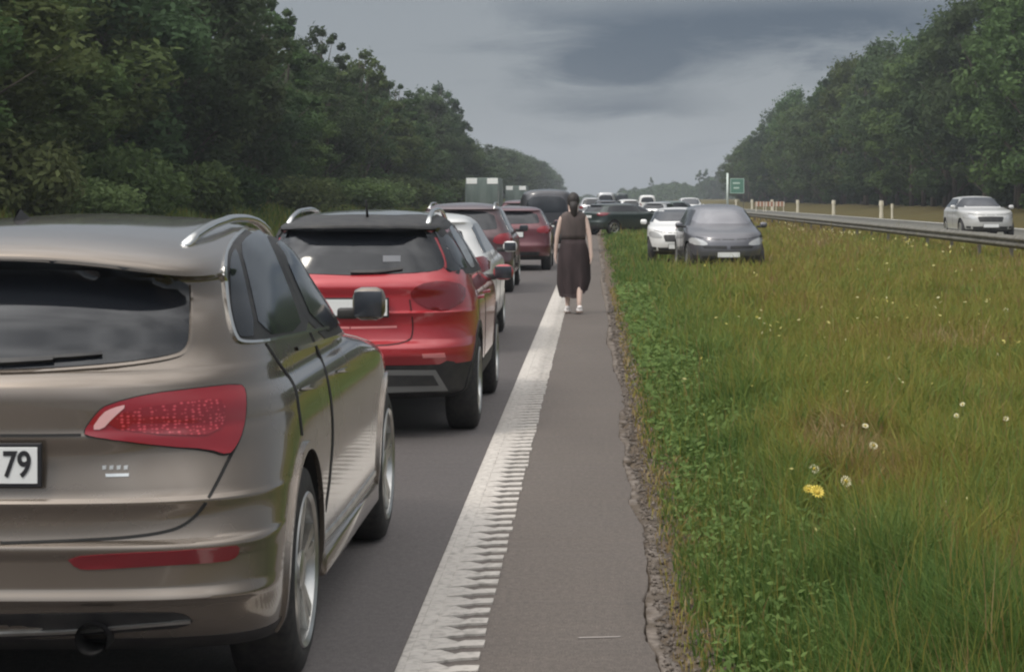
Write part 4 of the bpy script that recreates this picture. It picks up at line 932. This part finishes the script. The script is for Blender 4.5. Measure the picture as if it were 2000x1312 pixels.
    for yy in (L*.515, L*.30): c.line('door_gap', [(yy, zl), (yy, .8), (yy-.02, .42)], .014, M_GAP, 'right', mirror=1)
    h, _ = c.hit(Vector((0, -3, .84)), Vector((0, 1, 0))); plate(c, (0, h.y-.012, .84), .5, .11, '')
    h, _ = c.hit(Vector((0, L+3, .46)), Vector((0, -1, 0))); plate(c, (0, h.y+.012, .46), .5, .11, '', facing=1)
    c.mirror_pair((hw+.09, L-1.55*L/4.4, zz(1.12)), (.17, .10, .13))
    c.add_wheels(spokes, 0, .68, mrim=mat('dull wheel metal', (.22, .22, .22), .5, .5) if slim else None)
    if rail: rails(c, hw*.62, hw*.60, .6, 2.5, .05, rail, .016)
    return c
car('white_car', 'white estate car mostly hidden behind the red car, third in the queue', (-1.99, 21.3, 0), 0, P_WHITE, 4.75, 1.52, .89, 'hatch')
car('maroon_car', 'tall dark maroon car with a pale roof edge, fourth in the queue', (-2.33, 34.9, 0), 0, P_MAR2, 4.6, 1.60, .93, 'hatch', rail=M_CHR, lampm=M_RED)
car('plum_car', 'lower dark plum red hatchback seen from behind, left of the walking woman', (-1.86, 46.0, 0), 0, P_MAR, 4.3, 1.49, .90, 'hatch', lampm=M_RED)
car('dark_van', 'dark tall van directly ahead of the walking woman in the queue', (-1.45, 62, 0), 0, P_DARK, 4.9, 1.96, .94, 'van', cat='van')
g7 = car('silver_car', 'slate grey car with a hazy windscreen parked nose-on in the grass', (2.86, 49.3, -.06), pi+.05, paint('slate paint', (.115, .115, .13), .3, .5, .9), 4.2, 1.60, .90, 'mpv', screen=M_SCREEN, slim=True)
g8 = car('small_white_car', 'small white car parked in the grass just behind the slate grey one', (2.28, 54.2, 0), pi-.03, P_WHITE, 3.9, 1.44, .80, 'mpv')
car('white_oncoming_car', 'white car facing the camera on the opposite road beyond the guard rail', (12.95, 69.3, .322), pi, paint('off white paint', (.50, .50, .49), .35, .1, .8), 4.4, 1.43, .88, 'hatch', screen=M_GLASS2)
car('dark_green_car', 'dark green car standing at an angle across the shoulder beyond the walking woman', (-.25, 91, 0), -.95, P_GRN, 4.6, 1.45, .88, 'hatch')
qs = 'stationary vehicles far ahead'
car('pale_silver_car', 'pale silver car on the grass just left of the small white car', (3.3, 112, 0), -.3, P_SILV2, 4.4, 1.48, .88, 'hatch', group=qs)
car('far_white_car', 'tiny white car on the verge above the dark green car', (2.9, 148, 0), .2, P_WHITE, 4.4, 1.6, .9, 'hatch', group=qs)
car('far_white_van', 'tiny white van on the horizon left of the two parked cars', (5.6, 205, 0), 0, P_WHITE, 4.9, 2.0, .95, 'van', cat='van', group=qs)
car('far_pale_van', 'tiny pale van whose roof shows above the slate grey car', (7.55, 158, 0), pi, P_WHITE, 4.9, 1.72, .93, 'van', cat='van', group=qs)
car('far_grey_van', 'tiny grey van on the horizon just right of the woman head', (1.2, 185, 0), 0, P_SILV2, 5.0, 2.25, .97, 'van', cat='van', group=qs)
car('far_dark_car', 'tiny dark car on the verge left of the tiny white one', (1.0, 128, 0), .1, P_DARK, 4.5, 1.55, .9, 'hatch', group=qs)
car('far_green_car', 'tiny grey-green car beyond the pale silver one on the grass', (4.3, 132, 0), -.7, paint('grey green paint', (.12, .17, .155), .3, .3, .8), 4.5, 1.5, .9, 'hatch', group=qs)
car('far_silver_car', 'tiny silver car far ahead in the queue above the dark green car', (-.15, 150, 0), 0, P_SILV2, 4.5, 1.75, .92, 'hatch', group=qs)
car('far_maroon_car', 'tiny maroon car between the plum hatchback and the dark van', (-3.0, 80, 0), 0, P_MAR, 4.5, 1.6, .9, 'hatch', group=qs)
car('far_teal_van', 'tiny dark teal van on the horizon right of the tiny grey one', (3.4, 240, 0), 0, P_GRN, 5.0, 2.3, .97, 'van', cat='van', group=qs)

def truck(name, label, x, Y, wd, top, group, white):
    r = tag(empty(name, (x, Y, 0)), label, 'lorry', group); md = mat('lorry grey green tarpaulin', (.13, .17, .15), .6, build=noisy(2, (.10, .135, .12), (.17, .21, .19), stretch=(1, 1, .2)))
    b = bmesh.new(); bx(b, (0, 4.2, (top+.95)/2), (wd, 7.6, top-.95), bev=.06); from_bm('cargo_box', b, md, r)
    b = bmesh.new(); bx(b, (0, 9.2, 1.6), (wd*.94, 1.9, 2.1), bev=.15); from_bm('cab', b, P_WHITE, r)
    b = bmesh.new(); bx(b, (0, 5, .78), (wd*.35, 9.6, .25)); bx(b, (0, .35, .55), (wd*.95, .12, .2)); from_bm('chassis', b, M_BLK, r, False)
    for sx in (-1, 1):
        b = bmesh.new(); bx(b, (sx*wd*.32, .385, top-.24), (wd*.33, .03, .42), bev=.01); from_bm('marker_panel', b, mat('bright white panel', (.92, .93, .90), .4), r, False)
        b = bmesh.new(); bx(b, (sx*wd*.5, .39, (top+1.2)/2-.2), (.09, .06, top-1.6), bev=.01); from_bm('corner_post', b, white if sx > 0 else md, r, False)
        b = bmesh.new(); bx(b, (sx*wd*.36, .28, .78), (.3, .05, .16), bev=.01); from_bm('tail_light', b, M_RED2, r, False)
        for yy in (1.6, 2.8, 9.3):
            b = bmesh.new(); lathe_x(b, [(-.14, .3), (-.14, .5), (.14, .5), (.14, .3), (.10, .28), (.10, .01)], 20, (sx*(wd/2-.18), yy, .5)); from_bm('wheel', b, M_RUB, r)
truck('lorry', 'grey-green lorry with two bright white top corners seen over the roof of the maroon car', -8.35, 150, 2.45, 3.2, 'lorries far ahead', M_CHR)
truck('lorry', 'smaller farther lorry right of the one with bright white top corners', -8.3, 215, 2.2, 3.0, 'lorries far ahead', M_ALLOY)

# ------------------------------------------------------------ guard rail, marker posts, road sign
gr = tag(empty('guard_rail', (10.0, 40, float(tz(10.)))), 'grey steel guard rail between the grass and the opposite road', 'guard rail')
M_GALV = mat('galvanised steel', (.24, .235, .21), .6, .3, build=noisy(3, (.20, .19, .16), (.12, .11, .09)))
b = bmesh.new(); prof = [(0, .70), (-.02, .685), (-.085, .63), (-.085, .60), (-.02, .555), (-.02, .53), (-.085, .485), (-.085, .455), (-.02, .40), (0, .385)]
rg = []
for yy in list(range(-12, 290, 4)): rg.append([b.verts.new((x, yy, z)) for x, z in prof]+[b.verts.new((x+.006, yy, z)) for x, z in prof[::-1]])
for r0, r1 in zip(rg, rg[1:]):
    for k in range(20): b.faces.new((r0[k], r0[(k+1) % 20], r1[(k+1) % 20], r1[k]))
bmesh.ops.recalc_face_normals(b, faces=b.faces); from_bm('beam', b, M_GALV, gr, False)
b = bmesh.new(); bx(b, (.06, 0, .28), (.09, .06, .8), bev=.01); pm = bpy.data.meshes.new('post'); b.to_mesh(pm); b.free(); pm.materials.append(M_GALV)
for yy in range(4, 288, 4):
    o = bpy.data.objects.new('post', pm); COL.objects.link(o); o.parent = gr; o.location = (0, yy, 0)
M_POST = mat('marker post white', (.68, .63, .50), .5)
b = bmesh.new()
for z0, z1, a, c_ in ((-.05, .50, .15, .12), (.50, .85, .12, .14), (.85, 1.16, .17, .15)):
    tube(b, [(0, 0, z0), (0, 0, z1)], [a, c_], 10, True, (1, .5))
PB = bpy.data.meshes.new('post_body'); b.to_mesh(PB); b.free(); PB.materials.append(M_POST)
b = bmesh.new(); tube(b, [(0, 0, 1.162), (0, 0, 1.24)], [.13, .08], 10, True, (1, .5)); PC = bpy.data.meshes.new('post_cap'); b.to_mesh(PC); b.free(); PC.materials.append(M_BLK)
for i, (px, lab) in enumerate([(1862, 'white marker post standing just left of the white oncoming car'), (1720, 'thick white marker post beside the thin one, left of the oncoming car'), (1627, 'white marker post beyond the opposite road, right of two smaller ones'),
                    (1557, 'small white marker post near the rust brown patch of grass'), (1507, 'tiny white marker post above the rust brown grass'), (1468, 'tiny white marker post right of the green road sign'), (1437, 'tiniest white marker post below the green road sign'), (1741, 'thin white marker post right beside a thicker one')]):
    Yp = 19.7*F/(px-VX); r = empty('marker_post', (19.75, Yp, float(tz(19.75))), 0); r.scale = (1, 1, 1.02) if i < 7 else (.55, .55, .85)
    tag(r, lab, 'marker post', 'white marker posts along the opposite road')
    for nm, me in (('post_body', PB), ('post_cap', PC)):
        o = bpy.data.objects.new(nm, me); COL.objects.link(o); o.parent = r
sg = tag(empty('road_sign', ((1421-VX)/F*250, 250, .2)), 'green road sign on a pale pole at the left end of the right-hand wood', 'road sign')
b = bmesh.new(); tube(b, [(0, 0, -.2), (0, 0, 4.6)], .13, 10); from_bm('pole', b, mat('pale pole', (.62, .70, .65), .5), sg)
b = bmesh.new(); bx(b, (1.2, -.05, 3.0), (1.8, .05, 1.9), bev=.02); f = from_bm('sign_board', b, mat('sign green', (.07, .20, .14), .5), sg, False)
b = bmesh.new()
for c_, s_ in (((1.2, -.085, 3.9), (1.72, .01, .06)), ((1.2, -.085, 2.1), (1.72, .01, .06)), ((.37, -.085, 3.0), (.06, .01, 1.74)), ((2.03, -.085, 3.0), (.06, .01, 1.74)), ((1.1, -.085, 3.35), (.9, .01, .2)), ((1.1, -.085, 2.75), (.7, .01, .2))): bx(b, c_, s_)
from_bm('sign_border', b, mat('sign white', (.5, .62, .55), .5), f, False)
b = bmesh.new(); tube(b, [(2.0, .03, -.2), (2.0, .03, 3.9)], .05, 8); from_bm('pole', b, M_GALV, sg)

M_ORG = mat('orange brown board', (.34, .13, .06), .6); M_PAL = mat('pale board', (.62, .58, .50), .6)
for i, (px, lab) in enumerate([(1484, 'leftmost orange and pale barrier board by the tiny marker posts'), (1503, 'orange and pale barrier board between two others on the opposite road'), (1523, 'orange and pale barrier board nearest to the rust brown grass')]):
    r = tag(empty('barrier_board', ((px-VX)/F*205, 205, .32)), lab, 'barrier', 'barrier boards across the opposite road')
    b = bmesh.new(); bx(b, (0, 0, .75), (.95, .05, .5), bev=.01); q_ = from_bm('board', b, M_ORG, r, False)
    b = bmesh.new()
    for k in (-.3, .05, .4): bx(b, (k, -.03, .75), (.14, .012, .46))
    from_bm('stripes', b, M_PAL, q_, False)
    for sx in (-1, 1): b = bmesh.new(); bx(b, (sx*.38, 0, .5), (.06, .06, 1.0)); bx(b, (sx*.38, 0, .03), (.1, .5, .06)); from_bm('leg', b, M_PAL, r, False)

# ------------------------------------------------------------ the walking woman
def skin(name, V, E, Rd, m, parent, sub=2):
    me = bpy.data.meshes.new(name); me.from_pydata([tuple(v) for v in V], E, []); o = bpy.data.objects.new(name, me); COL.objects.link(o)
    md = o.modifiers.new('s', 'SKIN'); md.use_smooth_shade = True
    for i, r in enumerate(Rd): me.skin_vertices[0].data[i].radius = (r, r) if not isinstance(r, tuple) else r
    me.skin_vertices[0].data[0].use_root = True
    o.modifiers.new('u', 'SUBSURF').levels = sub
    dg = bpy.context.evaluated_depsgraph_get(); me2 = bpy.data.meshes.new_from_object(o.evaluated_get(dg)); bpy.data.objects.remove(o); bpy.data.meshes.remove(me)
    me2.name = name; me2.materials.clear(); me2.shade_smooth(); return link(name, me2, m, parent)
def woman():
    r = tag(empty('person', (-.285, 29.1, .004), R(3)), 'person walking away beside the white line in a long dark brown sleeveless dress', 'person')
    V, E, Rd = [], [], []
    def add(p, rad, par=None):
        V.append(Vector(p)); Rd.append(rad)
        if par is not None: E.append((par, len(V)-1))
        return len(V)-1
    pel = add((0, 0, .95), (.125, .105)); wst = add((0, .0, 1.10), (.115, .09), pel); ch = add((0, -.005, 1.27), (.135, .10), wst); sh = add((0, -.01, 1.40), (.10, .075), ch)
    nk = add((0, .0, 1.49), .050, sh); hd = add((0, .02, 1.58), (.072, .085), nk); tp = add((0, .015, 1.67), (.070, .08), hd); add((0, .01, 1.72), .04, tp)
    add((0, .115, 1.595), .014, hd)
    for sx in (-1, 1): add((sx*.078, .01, 1.60), .014, hd)
    for sx, sw, kn in ((-1, .10, .04), (1, -.16, .02)):
        h = add((sx*.095, 0, .88), .088, pel); k = add((sx*.09, sw*.6+kn, .50), .055, h); cf = add((sx*.085, sw*.7, .34), .052, k); a = add((sx*.08, sw-.02, .10 if sx < 0 else .13), .032, cf); add((sx*.085, sw+.10, .045 if sx < 0 else .06), .03, a)
        s = add((sx*.165, 0, 1.40), .052, sh); e = add((sx*.235, -.03*sx, 1.12), .038, s); wr = add((sx*.255, .06*-sx, .88), .026, e); pm_ = add((sx*.258, .065*-sx+.005, .81), (.022, .036), wr)
        base = V[pm_]
        for q in range(4):
            f1 = add(base+Vector((-sx*.004, -.027+q*.018, -.045)), .010, pm_); add(base+Vector((-sx*.016, -.024+q*.017, -.085-.006*(q in (1, 2)))), .008, f1)
        t1 = add(base+Vector((-sx*.012, .035, .0)), .011, wr); add(base+Vector((-sx*.018, .045, -.035)), .009, t1)
    skin('body', V, E, Rd, mat('skin', (.62, .46, .39), .55), r)
    # dress: rings with folds
    b = bmesh.new(); n = 56; rows = [(1.475, .10, .075, 0), (1.45, .15, .095, 0), (1.41, .185, .115, 0), (1.36, .178, .125, 0), (1.28, .182, .135, 0), (1.15, .172, .125, 0), (1.08, .170, .125, .1), (1.0, .188, .145, .3), (.88, .215, .16, .5), (.7, .224, .17, .8), (.52, .224, .178, 1), (.40, .213, .175, 1.2), (.30, .184, .165, 1.3), (.235, .168, .155, 1.4)]
    rg = []
    for z, a, c_, fo in rows:
        rg.append([b.verts.new(((a+fo*.017*math.sin(9*t+z*3)+fo*.008*math.sin(17*t+z*5))*math.cos(t)+.01*fo*(1 if math.cos(t) > 0 else -.6), (c_+fo*.020*math.sin(7*t+1+z*2))*math.sin(t), z+(.10*max(0, math.cos(t-.3))*(fo/1.4) if z < .45 else 0)+.012*math.sin(5*t)*(z < .3))) for t in (2*pi*k/n for k in range(n))])
    for r0, r1 in zip(rg[:7], rg[1:7]):
        for k in range(n): b.faces.new((r0[k], r0[(k+1) % n], r1[(k+1) % n], r1[k]))
    bs = bmesh.new(); sk = [[bs.verts.new(v.co*1.0 + Vector((0, 0, 0))) for v in q] for q in rg[6:]]
    for r0, r1 in zip(sk, sk[1:]):
        for k in range(n): bs.faces.new((r0[k], r0[(k+1) % n], r1[(k+1) % n], r1[k]))
    bmesh.ops.delete(b, geom=[v for v in b.verts if not v.link_faces], context='VERTS')
    bmesh.ops.solidify(bs, geom=bs.faces[:], thickness=.006); bmesh.ops.solidify(b, geom=b.faces[:], thickness=.006)
    from_bm('dress_skirt', bs, mat('plum brown cloth', (.085, .06, .062), .85, build=noisy(7, (.066, .047, .048), (.11, .078, .08), stretch=(1, 1, .3))), r)
    from_bm('dress_top', b, mat('dark brown cloth', (.08, .062, .058), .85, build=noisy(7, (.062, .048, .044), (.105, .080, .074), stretch=(1, 1, .3))), r)
    b = bmesh.new(); bx(b, (.15, -.10, .42), (.09, .05, .26), bev=.02); 
    b.free()
    b = bmesh.new(); q = bmesh.ops.create_uvsphere(b, u_segments=24, v_segments=16, radius=1)['verts']
    for v in q:
        v.co = Vector((v.co.x*.092, v.co.y*.108, v.co.z*.118)); 
        if v.co.y > .055 and v.co.z < .05: v.co.y = .055
    bmesh.ops.translate(b, vec=(0, .0, 1.645), verts=q)
    tube(b, [(0, -.09, 1.62), (0, -.105, 1.54), (.01, -.09, 1.44), (.012, -.10, 1.36)], [.055, .06, .045, .015], 10)
    from_bm('hair', b, mat('dark hair', (.022, .017, .015), .6), r)
    for sx, yy, zz_, m in ((-1, .10, 0, mat('white shoe', (.72, .68, .66), .5)), (1, -.16, .02, mat('white shoe', (.72, .68, .66), .5))):
        b = bmesh.new(); bx(b, (sx*.083, yy+.055, .035+zz_), (.085, .24, .07), Euler((0, 0, 0)), bev=.028); bx(b, (sx*.083, yy-.02, .075+zz_), (.072, .10, .06), bev=.025); s_ = from_bm('shoe', b, m, r)
        b = bmesh.new(); bx(b, (sx*.083, yy+.055, .008+zz_), (.09, .25, .018), bev=.006); from_bm('sole', b, mat('brown sole', (.14, .09, .06), .7), s_)
woman()

FLW = [(1590, 916, 11.2), (1652, 940, 10.9), (1596, 961, 10.4), (1580, 956, 10.5), (1706, 871, 11.8), (1690, 832, 12.6), (1845, 990, 10.2), (1880, 790, 13.8), (1868, 812, 13.2), (1965, 818, 13.0)]
BLOCK += [((a_-VX)/F*Y_, Y_-.15*k_, .07) for a_, b_, Y_ in FLW for k_ in (0, 1, 2, 3)]
BLOCK += [(2.8, 47.2, 1.1), (2.2, 52., 1.0), (3.3, 114, 1.), (4.3, 133, 1.2)]
grass(); weeds(); litter()
# ------------------------------------------------------------ wild flowers: the few that stand out, and the sprinkling of tiny ones
def flower(px, py, Y, rad, kind, label, hs=.34):
    p = at(px, py, Y); z0 = float(ground_z(p.x, p.y)); hgt = max(.12, p.z-z0)
    r = empty('wild_flower', (p.x, p.y, z0), RNG.uniform(-.6, .6)); TL = Matrix.Translation((0, 0, hgt)) @ Matrix.Rotation(R(RNG.uniform(38, 62)), 4, 'X') @ Matrix.Translation((0, 0, -hgt)); rad *= 1.35; tag(r, label, 'flower', 'wild flowers standing out of the grass')
    b = bmesh.new(); tube(b, [(0, 0, -.02), (.012, .0, hgt*.5), (0, 0, hgt)], [.003, .0025, .002], 5); from_bm('stem', b, mat('flower stem', (.08, .12, .03), .7), r)
    b = bmesh.new()
    for k in range(14):
        a = 2*pi*k/14; a2 = a+.28; am = a+.14; zz_ = .012 if kind else .006
        v = [b.verts.new((math.cos(q)*s_, math.sin(q)*s_, hgt+h_)) for q, s_, h_ in ((a, rad*.2, 0), (a-.02, rad*.8, zz_), (am, rad*1.02, zz_*.6), (a2+.02, rad*.8, zz_), (a2, rad*.2, 0))]
        b.faces.new(v)
    bmesh.ops.solidify(b, geom=b.faces[:], thickness=.003)
    b.transform(TL)
    o = from_bm('petals', b, mat('yellow petals', (.78, .60, .10), .6) if kind == 1 else mat('pale petals', (.85, .80, .56), .6), r, False)
    b = bmesh.new(); q = bmesh.ops.create_uvsphere(b, u_segments=10, v_segments=6, radius=rad*.34)['verts']; bmesh.ops.scale(b, vec=(1, 1, .6), verts=q); bmesh.ops.translate(b, vec=(0, 0, hgt+.006), verts=q)
    b.transform(TL)
    from_bm('flower_head', b, mat('flower centre', (.55, .40, .06), .8), r)
for px, py, Y, rad, k, lab in [(1590, 916, 11.2, .022, 0, 'pale cream flower above the yellow one in the rust brown grass'), (1652, 940, 10.9, .026, 0, 'bright cream flower right of the yellow one in the rust brown grass'),
        (1596, 961, 10.4, .030, 1, 'bright yellow flower lowest of the three in the rust brown grass'), (1580, 956, 10.5, .022, 1, 'small yellow flower touching the brightest yellow one'), (1706, 871, 11.8, .022, 0, 'cream flower alone up right of the three bright ones'),
        (1690, 832, 12.6, .016, 0, 'small pale flower just above the lone cream one'), (1612, 578, 31, .035, 1, 'tiny yellow flower far out in the olive grass below the slate car'), (1845, 990, 10.2, .014, 0, 'small pale flower in dark grass at the right'),
        (1965, 606, 27, .03, 0, 'pale flower near the right edge far out in the olive grass'), (1880, 790, 13.8, .014, 0, 'small cream flower in the grass at the right, upper of two'), (1868, 812, 13.2, .014, 0, 'small cream flower in the grass at the right, lower of two'), (1965, 818, 13.0, .014, 0, 'small cream flower closest to the right edge')]:
    flower(px, py, Y, rad, k, lab)
def specks():
    rng = np.random.default_rng(9); P = []
    for px, py, n, sx, sy in ((1515, 632, 40, .35, 1.6), (1745, 625, 60, .6, 2), (1900, 612, 45, .8, 2), (1980, 700, 20, .5, 1), (1340, 740, 12, .3, 1), (1410, 850, 10, .3, .6)):
        P += [(a, b_) for a, b_ in zip(((px-VX)/F*(HC-.25)*F/(py-VY))+rng.normal(size=n)*sx, (HC-.25)*F/(py-VY)+rng.normal(size=n)*sy)]
    y = rng.uniform(50, 150, 420); P += list(zip(9.3+.35*rng.normal(size=420), y))
    y = 8*np.exp(rng.random(160)*math.log(6)); P += list(zip(.9+(y*.22-.5)*rng.random(160), y))
    P = np.array(P); P = P[P[:, 0] > .5]; n = len(P); P = P[rng.random(len(P)) < .24]; n = len(P); C = np.stack([P[:, 0], P[:, 1], ground_z(P[:, 0], P[:, 1])+.24+.12*rng.random(n)], 1)
    V, Fi, Np, T = cards(C, (.009+.006*rng.random(n))*np.clip(P[:, 1]/11, 1, 5), rng, rng.random(n), np.tile(np.array([0, -.8, .6]), (n, 1)))
    tag(from_np('tiny_flowers', V, Fi, Np, leafmat('flower specks', (.5, .42, .10), (.60, .56, .34)), attr={'tint': T}), 'sprinkling of tiny pale flowers and seed heads in the grass', 'flowers', kind='stuff')
specks()
# ------------------------------------------------------------ air
bm = bmesh.new(); bx(bm, (0, 565, 14), (900, 1230, 33.5)); me = bpy.data.meshes.new('haze'); bm.to_mesh(me); bm.free()
hm = bpy.data.materials.new('air'); hm.use_nodes = True; hm.node_tree.nodes.clear()
pv = hm.node_tree.nodes.new('ShaderNodeVolumePrincipled'); pv.inputs['Color'].default_value = (.86, .92, 1, 1); pv.inputs['Density'].default_value = .00042; ho = hm.node_tree.nodes.new('ShaderNodeOutputMaterial'); hm.node_tree.links.new(pv.outputs[0], ho.inputs['Volume'])
tag(link('haze', me, hm), 'pale air that softens the far trees', 'haze', kind='stuff')
